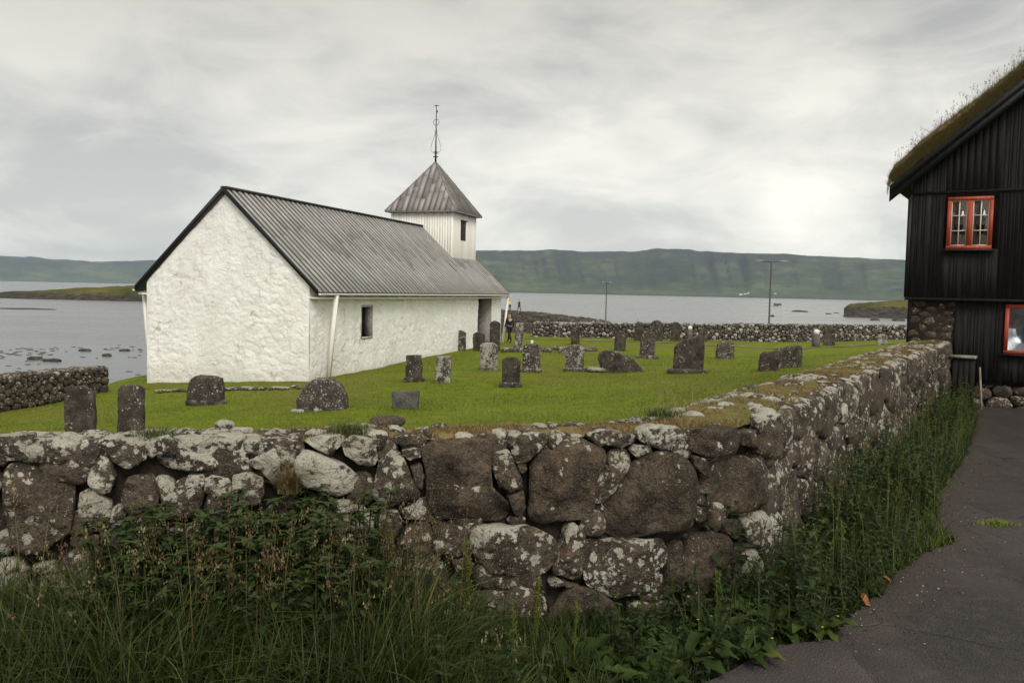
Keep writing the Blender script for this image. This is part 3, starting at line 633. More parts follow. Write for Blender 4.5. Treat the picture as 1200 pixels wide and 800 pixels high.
# stones of the face towards the photographer: outlines of the real boulders on the wall plane; l = lichen cover, t = grey lean
BOULD = [
 ([(-12,512),(20,509),(38,511),(40,530),(30,540),(0,541),(-12,538)],.45,.4), ([(38,513),(60,514),(93,521),(93,538),(70,545),(42,542)],.4,.5),
 ([(3,552),(15,545),(60,544),(82,553),(87,590),(82,625),(45,650),(12,640),(4,595)],.22,.2), ([(96,516),(118,518),(116,532),(104,551),(92,560),(86,553),(90,535)],.5,.9),
 ([(117,531),(128,540),(134,560),(128,578),(118,580),(102,568),(100,558),(108,536)],.62,.8), ([(92,578),(106,572),(120,585),(130,591),(128,606),(115,619),(100,617),(91,604)],.68,.6),
 ([(127,517),(166,513),(171,530),(170,540),(148,551),(130,540)],.6,.9), ([(169,518),(178,514),(186,518),(185,532),(178,538),(170,532)],.7,.8),
 ([(184,530),(192,516),(210,512),(257,513),(270,519),(269,540),(253,549),(220,552),(195,549),(185,540)],.5,.7), ([(149,559),(174,555),(185,572),(183,598),(150,606),(140,585)],.18,.2),
 ([(187,562),(200,562),(209,580),(212,606),(198,612),(188,595)],.55,.4), ([(215,570),(221,557),(238,556),(242,566),(232,576),(218,577)],.6,.6), ([(239,562),(252,556),(264,555),(270,566),(270,585),(253,589),(240,577)],.6,.7),
 ([(272,556),(292,554),(308,561),(309,577),(302,591),(281,593),(271,583)],.68,.9), ([(272,527),(281,519),(290,525),(291,551),(279,554),(272,542)],.45,.6), ([(292,523),(302,517),(316,523),(315,530),(294,536)],.4,.4),
 ([(291,540),(323,524),(328,529),(328,563),(319,566),(306,553),(294,547)],.75,.9), ([(332,578),(346,576),(349,591),(338,597),(330,591)],.2,.6),
 ([(346,536),(357,526),(381,536),(404,546),(420,559),(415,574),(398,580),(374,578),(353,566),(347,551)],.82,1.0), ([(357,516),(376,511),(404,511),(402,521),(385,533),(370,527)],.85,.8),
 ([(372,606),(385,591),(404,585),(420,588),(438,602),(437,625),(425,648),(395,652),(372,640)],.72,.8), ([(315,515),(336,514),(355,519),(353,529),(336,525),(316,522)],.25,.1),
 ([(401,518),(413,511),(440,514),(443,535),(438,546),(419,544),(404,533)],.66,.7), ([(438,582),(437,569),(447,540),(459,526),(470,531),(481,557),(493,578),(491,584),(470,588),(462,595),(445,593)],.42,.2),
 ([(444,516),(453,515),(457,519),(449,522)],.8,.8), ([(472,529),(485,525),(496,527),(494,536),(481,540),(473,535)],.72,.7), ([(462,514),(472,510),(496,512),(500,518),(494,524),(464,520)],.3,.2),
 ([(481,548),(494,544),(497,557),(495,574),(488,571)],.2,.2), ([(498,524),(513,516),(547,513),(576,516),(575,550),(581,573),(596,590),(598,607),(585,616),(557,610),(513,608),(504,597),(499,578)],.06,.0),
 ([(575,544),(579,531),(595,526),(602,540),(612,559),(613,571),(598,576),(585,569)],.55,.1), ([(601,514),(612,510),(640,508),(641,520),(620,541),(605,542),(601,530)],.35,.2), ([(608,544),(617,541),(619,552),(613,556),(609,552)],.25,.1),
 ([(596,582),(615,575),(617,595),(612,605),(604,603)],.12,.3), ([(596,613),(602,607),(617,607),(616,615),(600,616)],.2,.3), ([(472,599),(494,586),(502,590),(504,601),(489,610),(474,608)],.66,.5),
 ([(441,616),(451,598),(466,599),(473,612),(464,629),(451,636),(443,629)],.75,.9), ([(464,642),(480,617),(505,613),(506,648),(489,657),(470,657)],.42,.2), ([(504,635),(508,616),(523,612),(549,620),(549,646),(532,654),(511,650)],.58,.3),
 ([(543,614),(557,613),(549,624)],.3,.2), ([(551,638),(553,622),(562,616),(620,617),(638,623),(655,637),(652,662),(632,673),(606,677),(570,671),(557,655)],.60,.2), ([(479,667),(510,651),(516,659),(512,674),(481,678)],.4,.3),
 ([(530,657),(553,655),(556,671),(536,671)],.45,.3), ([(556,676),(604,677),(602,688),(583,692),(561,688)],.45,.2), ([(546,708),(566,699),(575,716),(572,735),(557,746),(542,735)],.5,.4),
 ([(577,706),(604,689),(622,690),(640,702),(641,722),(625,735),(590,742),(578,730)],.5,.4), ([(591,748),(604,743),(606,758),(592,762)],.5,.4), ([(521,690),(545,682),(552,700),(540,720),(522,715)],.3,.2),
 ([(619,582),(621,544),(638,516),(660,508),(683,514),(711,527),(711,542),(698,567),(696,597),(690,608),(670,610),(636,616),(620,610)],.05,.05), ([(697,586),(699,569),(719,528),(736,527),(740,535),(736,550),(719,576),(704,592)],.5,.2),
 ([(687,512),(706,504),(747,510),(747,518),(728,526),(702,519)],.5,.5), ([(747,504),(764,497),(791,499),(806,510),(806,522),(796,530),(766,523),(749,515)],.95,.9), ([(741,529),(747,522),(764,523),(766,530),(747,537)],.6,.5),
 ([(700,599),(710,588),(732,565),(749,537),(776,530),(806,536),(817,555),(822,580),(816,600),(798,624),(778,627),(755,628),(728,631),(713,622)],.03,.02), ([(686,661),(691,636),(725,633),(779,632),(787,652),(770,680),(764,695),(719,701),(689,684)],.62,.25),
 ([(648,670),(660,642),(662,623),(672,614),(687,623),(688,648),(683,678),(672,680)],.55,.2), ([(643,725),(670,691),(693,689),(723,708),(725,719),(685,729),(653,733)],.14,.1), ([(736,714),(753,706),(785,699),(808,714),(792,725),(749,730)],.35,.2),
 ([(645,686),(653,677),(666,686),(647,689)],.8,.7), ([(808,629),(835,621),(852,625),(862,648),(859,682),(842,690),(812,693),(800,665)],.10,.0), ([(789,640),(803,634),(800,660),(806,690),(785,695),(775,690)],.08,.2),
 ([(808,504),(850,499),(866,506),(866,525),(833,539),(820,531),(818,512)],.16,.1), ([(806,516),(812,510),(819,523),(818,531),(806,527)],.15,.1), ([(812,534),(831,538),(833,553),(827,557),(816,548)],.2,.1),
 ([(832,545),(850,538),(870,535),(891,537),(899,553),(899,587),(886,597),(861,606),(837,604),(831,568)],.20,.05), ([(873,506),(888,503),(886,525),(874,521)],.2,.2), ([(888,502),(912,491),(920,510),(918,531),(903,540),(889,530)],.2,.1),
 ([(868,608),(895,600),(915,606),(912,640),(892,650),(872,632)],.68,.5), ([(848,612),(866,608),(872,620),(862,632),(850,625)],.25,.1), ([(872,650),(885,640),(892,660),(884,690),(872,700),(866,680)],.85,.6),
 ([(905,545),(922,540),(928,565),(925,600),(908,598),(902,570)],.5,.4), ([(660,682),(690,690),(684,688),(664,690)],.2,.2),
]
placed = []
def inside(pt, poly):
    x, y = pt; r_ = False; n = len(poly)
    for i in range(n):
        (x0, y0), (x1, y1) = poly[i], poly[(i + 1) % n]
        if (y0 > y) != (y1 > y) and x < (x1 - x0) * (y - y0) / (y1 - y0) + x0: r_ = not r_
    return r_
for i, (poly, lic, tone) in enumerate(BOULD):
    P = np.array([wall_uv(*q) for q in poly]); placed.append(P)
    mb = MB(); c, size = stone(mb, P, wall_map, lic + (0.12 if lic > 0.3 else 0) + (0.14 if poly[0][0] < 440 else 0), min(1, tone + (0.25 if poly[0][0] < 440 else 0)), bulge=0.42, back=0.16, seg=72, rings=16, shrink=1.035, off=-0.03 + 0.02 * random.random(), rough=0.105, p=5.5, seed=i, maxb=0.07)
    o = wall_map(np.array([[c[0], c[1], 0]]))[0]
    mb.build('stone', MAT['wall'], parent=wall, loc=o, smooth=True).location = o - W0
# the rest of the face: a random dry-laid pattern; left of the frame, under the plants and along the right-hand stretch
cells = relaxed(300, 0, S2 + 0.3, -2.25, TOPZ - 0.02, 1.15, 2)
rest = MB(); extra = []
for i, c in enumerate(cells):
    m_ = c.mean(0)
    near = min((np.hypot(*(P.mean(0) - m_)) for P in placed))
    hit = any(inside(m_, P) for P in placed)
    if hit: continue
    deep = m_[0] > wall_uv(-10, 600)[0] and m_[1] > -1.95
    stone(rest, c, wall_map, 0.25 + 0.5 * random.random(), random.random() * 0.6, seg=18, rings=5, shrink=0.94, off=-0.06 if deep else -0.035, back=0.12, rough=0.07, seed=i + 200, maxb=0.06)
right = relaxed(190, S2 + 0.28, SEND, -2.28, TOPZ - 0.03, 0.95, 1)
right.sort(key=lambda c: c[:, 0].mean())
def area(c): x, y = c.T; return abs((x * np.roll(y, -1) - np.roll(x, -1) * y).sum()) / 2
order = sorted(range(len(right)), key=lambda k: -area(right[k]) / (2.5 + right[k][:, 0].mean() - S2) ** 2)
single = set(order[:100 - len(BOULD)])
for i, c in enumerate(right):
    lic = 0.10 + 0.62 * random.random() ** 1.5 + 0.12 * min(1, (c[:, 0].mean() - S2) / 8); tone = random.random() * 0.9
    kw = dict(bulge=0.40, back=0.16, rough=0.085, p=5.0, seed=i + 600, maxb=0.07, off=-0.035 + 0.035 * random.random(), shrink=0.985)
    if i in single:
        mb = MB(); cc, size = stone(mb, c, wall_map, lic, tone, seg=40, rings=9, **kw); o = wall_map(np.array([[cc[0], cc[1], 0]]))[0]
        mb.build('stone', MAT['wall'], parent=wall, loc=o, smooth=True).location = o - W0
    else: stone(rest, c, wall_map, lic, tone, seg=24, rings=6, **kw)
# inner face, towards the graves
def inner_map(V):
    x, y, nx, ny = path_at(V[:, 0]); q = wall_width(V[:, 0]) + V[:, 2]; return np.stack([x - nx * q, y - ny * q, V[:, 1]], 1)
for i, c in enumerate(relaxed(260, 0, SEND, -2.9, TOPZ - 0.06, 1.3, 1)):
    stone(rest, c[::-1], inner_map, 0.2 + 0.5 * random.random(), random.random() * 0.6, seg=12, rings=3, off=-0.02, back=0.1, seed=i + 900, maxb=0.06)
rest.build('small_stones', MAT['wall'], parent=wall, smooth=True, kind='stuff').location = -W0
# the top: moss over earth, pale flat stones showing through
su = np.arange(0, SEND + 0.01, 0.03); fw = np.linspace(0.0, 1.0, 34)
SU, FW = np.meshgrid(su, fw, indexing='ij'); s_, f_ = SU.ravel(), FW.ravel(); x, y, nx, ny = path_at(s_); ww = wall_width(s_)
qx = x - nx * (0.09 + f_ * (ww - 0.13)); qy = y - ny * (0.09 + f_ * (ww - 0.13))
def top_z(qx, qy, f_):
    return TOPZ - 0.055 + 0.05 * np.sin(np.clip(f_, 0, 1) * math.pi) ** 0.7 - 0.03 * f_ + 0.022 * fbm(P3(qx * 2.2, qy * 2.2), 51, 3) + 0.012 * fbm(P3(qx * 11, qy * 11), 53, 3)
z = top_z(qx, qy, f_)
grid_obj('moss_cap', np.stack([qx, qy, z], 1), len(su), len(fw), MAT['moss'], parent=wall, flip=True).location = -W0
caps = MB()
def cap_map(V):
    x, y, nx, ny = path_at(V[:, 0]); f = V[:, 1] / wall_width(V[:, 0]); zz = top_z(x - nx * V[:, 1], y - ny * V[:, 1], f)
    return np.stack([x - nx * V[:, 1], y - ny * V[:, 1], zz + V[:, 2]], 1)
sl0, sl1 = wall_uv(440, 512)[0], wall_uv(690, 512)[0]
for a, b, wid, n in ((0, S1 - 0.2, 0.52, 300), (S1 - 0.25, SEND, 0.85, 560)):
    for i, c in enumerate(relaxed(n, a, b, 0.0, wid, 1.25, 1)):
        m_ = c.mean(0); e_ = min(m_[1], wall_width(m_[0]) - m_[1])
        if m_[0] < sl0: pr = 0.88
        elif m_[0] < S2: pr = 0.20 if e_ > 0.10 else 0.5
        else:
            pr = 0.10 + 0.42 * float(sstep(-0.15, 0.25, fbm([[m_[0] * 0.9, 3.0, 0]], 77, 2)[0])) if e_ > 0.13 else 0.92
        if random.random() > pr: continue
        stone(caps, c, cap_map, 0.50 + 0.45 * random.random(), 0.4 + 0.6 * random.random(), seg=18, rings=5, bulge=0.4, back=0.08, shrink=0.93, off=-0.004 + 0.016 * random.random() * (1.6 if e_ < 0.12 else 1), rough=0.09, p=4.0, seed=i + 1500, maxb=0.022)
caps.build('capping_stones', MAT['wall'], parent=wall, smooth=True, kind='stuff').location = -W0

# ------------------------------------------------------------------ blades of grass
def blades(n, px, py, pz, hgt, wid, lean, tone, segs=4, droop=0.6, az=None):
    """curved tapering ribbons; returns (n,2*segs+1,3) and faces as quads (last degenerate to a tip pair)"""
    az = rng.uniform(0, 2 * math.pi, n) if az is None else az; dirx, diry = np.cos(az), np.sin(az)
    t = np.linspace(0, 1, segs + 1)[None]
    out = lean[:, None] * hgt[:, None] * (t ** 1.8); up = hgt[:, None] * (t - droop * np.minimum(1, lean[:, None]) * t ** 3 * 0.55)
    wv_ = wid[:, None] * (1 - t ** 1.6) * 0.5 + 0.0004
    tw = az[:, None] + math.pi / 2 + rng.uniform(-0.7, 0.7, n)[:, None] * t
    cx_ = px[:, None] + dirx[:, None] * out; cy_ = py[:, None] + diry[:, None] * out; cz_ = pz[:, None] + up
    L = np.stack([cx_ + np.cos(tw) * wv_, cy_ + np.sin(tw) * wv_, cz_], -1); R = np.stack([cx_ - np.cos(tw) * wv_, cy_ - np.sin(tw) * wv_, cz_], -1)
    V = np.stack([L, R], 2).reshape(n, -1, 3)
    F = [(2 * k, 2 * k + 1, 2 * k + 3, 2 * k + 2) for k in range(segs)]
    return V, F
def blade_obj(name, n, px, py, pz, hgt, wid, lean, tone, mat, parent=None, kind='stuff', segs=4, **k):
    V, F = blades(n, px, py, pz, hgt, wid, lean, tone, segs, **k); o = batch_obj(name, V, F, mat, attrs={'tone': tone}, kind=kind, smooth=True)
    if parent is not None:
        o.parent = parent; o.location = -np.array(parent.location)
    return o
# moss and dry grass on the wall top
n = 60000; s_ = rng.uniform(0, SEND, n); keep = (s_ > sl0 - 0.5) | (rng.random(n) < 0.12); s_ = s_[keep]; n = len(s_)
f_ = rng.uniform(0.06, 0.95, n); x, y, nx, ny = path_at(s_); q = f_ * wall_width(s_); px, py = x - nx * q, y - ny * q
clump = fbm(P3(px * 3, py * 3), 61, 2); k = clump > -0.25
px, py, f_, clump = px[k], py[k], f_[k], clump[k]; n = len(px)
blade_obj('moss_tufts', n, px, py, top_z(px, py, f_) - 0.004, rng.uniform(0.014, 0.040, n) * (1 + np.clip(clump, 0, 1)), rng.uniform(0.003, 0.006, n), rng.uniform(0.2, 1.2, n),
          np.clip(0.45 + 0.5 * fbm(P3(px * 1.3, py * 1.3), 63, 2) + rng.uniform(-0.25, 0.25, n), 0, 1), MAT['mossblade'], wall, segs=2)

# loose stones lying on the wall
def loose(px, py, dep_s, size, lic, tone, label, name='loose_stone'):
    s0, _ = wall_uv(px, py); x, y, nx, ny = path_at(s0); q = dep_s; bx_, by_ = float(x - nx * q), float(y - ny * q)
    tz = float(top_z(np.array([bx_]), np.array([by_]), np.array([q / 0.6]))[0])
    mb = MB(); rock(mb, (0, 0, size[2] * 0.72), size, lic, tone, px, True, 0.22)
    o = mb.build(name, MAT['wall'], smooth=True); o.location = (bx_, by_, tz); tag(o, label, 'stone'); return o
loose(258, 495, 0.36, (0.058, 0.05, 0.040), 0.95, 1.0, 'pale rounded stone lying loose on the wall top in front of the church gable')
loose(462, 495, 0.40, (0.115, 0.09, 0.040), 0.30, 0.5, 'dark flat lump of stone on the wall top below the small grey gravestone')

# ------------------------------------------------------------------ other dry stone walls
def small_wall(name, label, cat, p0, p1, zb, z0, z1, thick, n, ax, mat, lic=(0.2, 0.8), seg=12, rings=3, bulge=0.5):
    p0 = np.array(p0, float); p1 = np.array(p1, float); L = np.linalg.norm(p1 - p0); u = (p1 - p0) / L; nrm_ = np.array([u[1], -u[0]])
    t = thing(name, label, cat, (*((p0 + p1) / 2), zb)); T0 = np.array(t.location)
    core = MB(); i_ = 0.09
    for k in range(12):
        a, b = L * k / 12, L * (k + 1) / 12; za, zb_ = z0 + (z1 - z0) * k / 12, z0 + (z1 - z0) * (k + 1) / 12
        c = [p0 + u * a + nrm_ * (-i_), p0 + u * b + nrm_ * (-i_), p0 + u * b - nrm_ * (thick - i_), p0 + u * a - nrm_ * (thick - i_)]
        core.hexa([(*c[0], zb - 0.4), (*c[1], zb - 0.4), (*c[2], zb - 0.4), (*c[3], zb - 0.4), (*c[0], za - 0.06), (*c[1], zb_ - 0.06), (*c[2], zb_ - 0.06), (*c[3], za - 0.06)])
    core.build('core', MAT['core'], parent=t).location = -T0
    st = MB(); H = max(z0, z1) - zb
    def sc_z(a, v): return zb - 0.15 + (v / H) * ((z0 + (z1 - z0) * a / L) - zb + 0.15)
    for side, sgn, oo in ((0, 1, p0), (1, -1, p0 - nrm_ * thick)):
        def mp(V, sgn=sgn, oo=oo):
            q = oo[None] + V[:, :1] * u + V[:, 2:] * nrm_ * sgn; return np.column_stack([q, sc_z(V[:, 0], V[:, 1])])
        for i, c in enumerate(relaxed(n, 0, L, 0, H, ax, 2)):
            stone(st, c if sgn == 1 else c[::-1], mp, random.uniform(*lic), random.random(), seg=seg, rings=rings, bulge=bulge, back=0.12, shrink=0.94, off=-0.03 + 0.05 * random.random(), rough=0.09, p=2.8, seed=i + side * 999, maxb=0.10)
    for i, c in enumerate(relaxed(max(20, int(n * thick / H * 0.7)), 0, L, 0, thick, ax, 1)):
        def mt(V): q = p0[None] + V[:, :1] * u - V[:, 1:2] * nrm_; return np.column_stack([q, z0 + (z1 - z0) * V[:, 0] / L - 0.05 + V[:, 2]])
        stone(st, c, mt, random.uniform(*lic), random.random(), seg=seg, rings=rings, back=0.1, shrink=0.93, off=0.03 * random.random(), rough=0.1, p=2.6, seed=i + 3000, maxb=0.07)
    for e_, sgn in ((p0, -1), (p1, 1)):
        zz = z0 if sgn < 0 else z1
        def me_(V): q = e_[None] - V[:, :1] * nrm_ + V[:, 2:] * u * sgn; return np.column_stack([q, V[:, 1]])
        for i, c in enumerate(relaxed(max(8, int(n * thick / L)), 0, thick, zb - 0.1, zz, ax, 1)):
            stone(st, c if sgn < 0 else c[::-1], me_, random.uniform(*lic), random.random(), seg=seg, rings=rings, back=0.1, shrink=0.93, seed=i + 5000, maxb=0.08)
    st.build('stones', mat, parent=t, smooth=True).location = -T0
    return t
a = at_y(626, 380, 56.5); b = at_y(1075, 381, 57.5)
small_wall('boundary_wall', 'low pale boulder wall along the far side of the graveyard, before the bay', 'wall', (a[0], 56.5), (b[0], 57.5), -3.0, -2.02, -1.70, 0.8, 640, 1.15, MAT['wall_far'], (0.15, 1.0))
small_wall('shore_wall', 'low dark stone wall at the left edge, between lawn and sea', 'wall', (-15.2, 19.5), (-13.75, 29.0), -3.6, -2.62, -2.86, 0.75, 210, 1.35, MAT['wall'], (0.20, 0.70), seg=16, rings=4)

# ------------------------------------------------------------------ church
CH0 = (-7.14, 30.0, -3.5); CAZ = rad(17.74)
church = thing('church', 'white limewashed stone church with board roof and small square bell tower', 'church', CH0, -CAZ)
CW, CLEN = 6.95, 21.15
def cz(z_): return z_ + 3.5                      # heights in the church's own frame: eye level = 3.5
RIDGE, EAVE, OVH = cz(3.46), cz(-0.16), 0.42; HALF = CW / 2; SLOPE = (RIDGE - EAVE) / (HALF + OVH)
def roof_z(x): return RIDGE - SLOPE * abs(x + HALF)
def rough_face(name, o, u, v, n, L, H, parent, holes=(), res=0.04, amp=1.0, top=None, seed=0):
    us = np.linspace(0, L, int(L / res) + 1); vs__ = np.linspace(0, H, int(H / res) + 1)
    U, Vv = np.meshgrid(us, vs__, indexing='ij'); a, b = U.ravel().copy(), Vv.ravel().copy()
    if top is not None:
        tz = top(a); b = b / H * tz
    # rubble under thick limewash: rounded lumps with soft hollows between
    q = P3(a, b, seed * 3.1); wa = a + 0.10 * fbm(q * 3.0, 4, 3); wb = b + 0.10 * fbm(q * 3.0 + 9, 5, 3)
    f1 = worley(wa * 3.2, wb * 4.6, seed); f2 = worley(wa * 7.5 + 5, wb * 9.0, seed + 3)
    lumps = np.clip(1 - f1 ** 2, -0.5, 1); chips = np.clip(1 - f2 ** 2, -0.5, 1)
    w_ = amp * (0.034 * lumps * (0.6 + 0.6 * vnoise(q * 0.9, 8)) + 0.012 * chips + 0.022 * fbm(np.stack([a * 0.8 - b * 0.6, a * 0.6 + b * 0.8, a * 0 + seed], 1) * 4.2, 18 + seed, 4, 0.6) + 0.045 * vnoise(q * 0.55, 6))
    ed = np.minimum.reduce([a, L - a]); w_ = w_ * (0.35 + 0.65 * np.clip(ed / 0.2, 0, 1))
    P = np.asarray(o) + a[:, None] * np.asarray(u) + b[:, None] * np.asarray(v) + w_[:, None] * np.asarray(n)
    keep = None
    if holes:
        ca = (us[:-1] + us[1:]) / 2; cb = (vs__[:-1] + vs__[1:]) / 2; CA, CB = np.meshgrid(ca, cb, indexing='ij'); keep = np.ones(CA.shape, bool)
        for (u0, u1, v0, v1) in holes: keep &= ~((CA > u0) & (CA < u1) & (CB > v0) & (CB < v1))
    nn = np.cross(u, v); return grid_obj(name, P, len(us), len(vs__), MAT['limewash'], parent=parent, keep=keep, flip=np.dot(nn, n) < 0)
def gtop(a): return np.array([roof_z(-q) - 0.16 + 0.4 for q in a])
WZ = -0.4
rough_face('gable_wall', (0, 0, WZ), (-1, 0, 0), (0, 0, 1), (0, -1, 0), CW, 7.0, church, top=gtop, seed=1)
rough_face('end_wall', (0, CLEN, WZ), (-1, 0, 0), (0, 0, 1), (0, 1, 0), CW, 7.0, church, top=gtop, seed=2, res=0.1)
WH = cz(0.02) - WZ
win = (3.85, 4.75, cz(-1.95) - WZ, cz(-0.72) - WZ); door_ = (17.2, 19.4, 0.0, WH + 1)
rough_face('side_wall', (0, 0, WZ), (0, 1, 0), (0, 0, 1), (1, 0, 0), CLEN, WH, church, holes=(win, door_), seed=3)
rough_face('side_wall', (-CW, 0, WZ), (0, 1, 0), (0, 0, 1), (-1, 0, 0), CLEN, WH, church, seed=4, res=0.1)
# roof: dark joint boards under raised, weathered cover boards
rf = MB()
y0, y1 = -0.13, CLEN + 0.2
for sg in (1, -1):
    xe = (HALF + OVH); ze = EAVE
    x_r, x_e = -HALF, -HALF + sg * xe
    rf.hexa([(x_r, y0, RIDGE - 0.14), (x_e, y0, ze - 0.14), (x_e, y1, ze - 0.14), (x_r, y1, RIDGE - 0.14), (x_r, y0, RIDGE), (x_e, y0, ze), (x_e, y1, ze), (x_r, y1, RIDGE)] if sg > 0 else
            [(x_e, y0, ze - 0.14), (x_r, y0, RIDGE - 0.14), (x_r, y1, RIDGE - 0.14), (x_e, y1, ze - 0.14), (x_e, y0, ze), (x_r, y0, RIDGE), (x_r, y1, RIDGE), (x_e, y1, ze)], tone=0.5)
roof = rf.build('roof', MAT['roofdark'], parent=church)
cb = MB(); nb = 61; pitch = (CLEN + 0.5) / nb
for sg in (1, -1):
    x_e = -HALF + sg * (HALF + OVH + 0.02); nx_, nz_ = sg * SLOPE / math.hypot(SLOPE, 1), 1 / math.hypot(SLOPE, 1)
    for k in range(nb):
        a = y0 + 0.03 + k * pitch; b = a + pitch * 0.52
        t_ = 0.04 + 0.010 * random.random()
        cut = random.uniform(0.25, 0.75); segs_ = [(0, cut), (cut, 1)]
        for f0, f1 in segs_:
            q0 = np.array([-HALF + (x_e + HALF) * f0, RIDGE + (EAVE - 0.02 - RIDGE) * f0]); q1 = np.array([-HALF + (x_e + HALF) * f1, RIDGE + (EAVE - 0.02 - RIDGE) * f1])
            lo, hi = 0.002, t_ + random.uniform(0, 0.006)
            def P_(q, yy, h_): return (q[0] + nx_ * h_, yy, q[1] + nz_ * h_)
            pts8 = [P_(q0, a, lo), P_(q1, a, lo), P_(q1, b, lo), P_(q0, b, lo), P_(q0, a, hi), P_(q1, a, hi), P_(q1, b, hi), P_(q0, b, hi)]
            if sg < 0: pts8 = [pts8[j] for j in (1, 0, 3, 2, 5, 4, 7, 6)]
            cb.hexa(pts8, tone=random.random() ** 1.5)
cb.build('cover_boards', MAT['roofboard'], parent=roof)
rc = MB(); rc.box(-HALF - 0.13, -HALF + 0.13, y0, 17.34, RIDGE + 0.02, RIDGE + 0.09, tone=0.5); rc.build('ridge_cap', MAT['roofdark'], parent=roof)
for yy in (y0 - 0.05, y1 + 0.01):
    for sg in (1, -1):
        x_e = -HALF + sg * (HALF + OVH); d_ = 0.11
        pts8 = [(-HALF, yy, RIDGE - d_), (x_e, yy, EAVE - d_ * 0.8), (x_e, yy + 0.045, EAVE - d_ * 0.8), (-HALF, yy + 0.045, RIDGE - d_), (-HALF, yy, RIDGE + 0.09), (x_e, yy, EAVE + 0.08), (x_e, yy + 0.045, EAVE + 0.08), (-HALF, yy + 0.045, RIDGE + 0.09)]
        if sg < 0: pts8 = [pts8[j] for j in (1, 0, 3, 2, 5, 4, 7, 6)]
        vb = MB(); vb.hexa(pts8, tone=0.3); vb.build('verge_board', MAT['trim'], parent=roof)
# soffit boards (white), gutters with brackets, boxed downpipes
so = MB()
for sg in (1, -1):
    xa = 0.0 if sg > 0 else -CW; xb = xa + sg * (OVH - 0.02); x0_, x1_ = min(xa, xb), max(xa, xb)
    so.box(x0_, x1_, 0.0, CLEN, EAVE - 0.26, EAVE - 0.20, tone=0.1)
so.build('soffit', MAT['white'], parent=church)
for sg in (1, -1):
    xg = OVH + 0.07 if sg > 0 else -CW - OVH - 0.07; g_ = MB()
    th = np.linspace(math.pi, 2 * math.pi, 9); yy = [y0, y1]
    V = [(xg + 0.07 * math.cos(t), yv, EAVE - 0.06 + 0.07 * math.sin(t)) for yv in yy for t in th] + [(xg + 0.058 * math.cos(t), yv, EAVE - 0.06 + 0.058 * math.sin(t)) for yv in yy for t in th]
    F = [(i, i + 1, 9 + i + 1, 9 + i) for i in range(8)] + [(18 + i, 27 + i, 27 + i + 1, 18 + i + 1) for i in range(8)] + [(0, 9, 27, 18), (8, 26, 35, 17)]
    g_.add(V, F, tone=0.0)
    for k in range(22):
        yb = 0.2 + k * 1.02; g_.box(xg - 0.085 if sg > 0 else xg + 0.0, xg + 0.0 if sg > 0 else xg + 0.085, yb, yb + 0.035, EAVE - 0.175, EAVE - 0.135, tone=0.2)
    g_.build('gutter', MAT['white'], parent=church)
def pipe(x0_, y0_, z0_, x1_, y1_, z1_, w_=0.085):
    m = MB(); c0, c1 = np.array([x0_, y0_, z0_]), np.array([x1_, y1_, z1_])
    m.hexa([c1 + (-w_, -w_, 0), c1 + (w_, -w_, 0), c1 + (w_, w_, 0), c1 + (-w_, w_, 0), c0 + (-w_, -w_, 0), c0 + (w_, -w_, 0), c0 + (w_, w_, 0), c0 + (-w_, w_, 0)], tone=0.1)
    m.build('downpipe', MAT['white'], parent=church)
pipe(OVH + 0.05, 1.05, EAVE - 0.1, 0.16, 1.02, -0.1, 0.065)
pipe(OVH + 0.03, CLEN - 0.05, EAVE - 0.1, 0.14, CLEN - 0.1, 0.0, 0.05)
pipe(-CW - OVH - 0.02, 0.35, EAVE - 0.1, -CW - 0.12, 0.35, -0.3, 0.06)
# deep window and doorway
fr = MB(); u0, u1 = win[0], win[1]; zz0, zz1 = win[2] + WZ, win[3] + WZ; dp = 0.34
fr.box(-dp, 0.03, u1, u1 + 0.04, zz0 - 0.05, zz1 + 0.05, tone=0.2); fr.box(-dp, 0.03, u0 - 0.04, u0, zz0 - 0.05, zz1 + 0.05, tone=0.2)
fr.box(-dp, 0.03, u0, u1, zz1, zz1 + 0.05, tone=0.2); fr.box(-dp, 0.05, u0, u1, zz0 - 0.05, zz0, tone=0.0)
wnd = fr.build('window', MAT['plaster'], parent=church)
pn = MB(); pn.box(-dp - 0.02, -dp, u0, u1, zz0, zz1); pn.build('pane', MAT['room'], parent=wnd)
mu = MB()
for yy in (u0 + 0.02, (u0 + u1) / 2 - 0.02, u1 - 0.06): mu.box(-dp + 0.002, -dp + 0.03, yy, yy + 0.04, zz0, zz1, tone=0.5)
mu.box(-dp + 0.002, -dp + 0.025, u0, u1, (zz0 + zz1) / 2 - 0.02, (zz0 + zz1) / 2 + 0.02, tone=0.5)
mu.build('frame', MAT['darkwood'], parent=wnd)
dr = MB(); u0, u1 = door_[0], door_[1]; dp = 1.15; zt = EAVE - 0.262
dr.box(-dp, 0.02, u1, u1 + 0.05, -0.3, zt, tone=0.3); dr.box(-dp, 0.02, u0 - 0.05, u0, -0.3, zt, tone=0.3); dr.box(-dp, 0.0, u0, u1, zt, zt + 0.06, tone=0.5)
dw = dr.build('doorway', MAT['plaster'], parent=church)
dd = MB()
for k in range(11): dd.box(-dp - 0.05, -dp + 0.004 * (k % 2), u0 + k * 0.2, u0 + k * 0.2 + 0.196, -0.2, zt, tone=random.random())
dd.build('door', MAT['darkwood'], parent=dw)
sp = MB(); sp.box(-0.6, 0.5, u0 - 0.1, u1 + 0.1, 0.2, 0.62, tone=0.5, lic=0.3); sp.build('doorstep', MAT['wall_far'], parent=church)
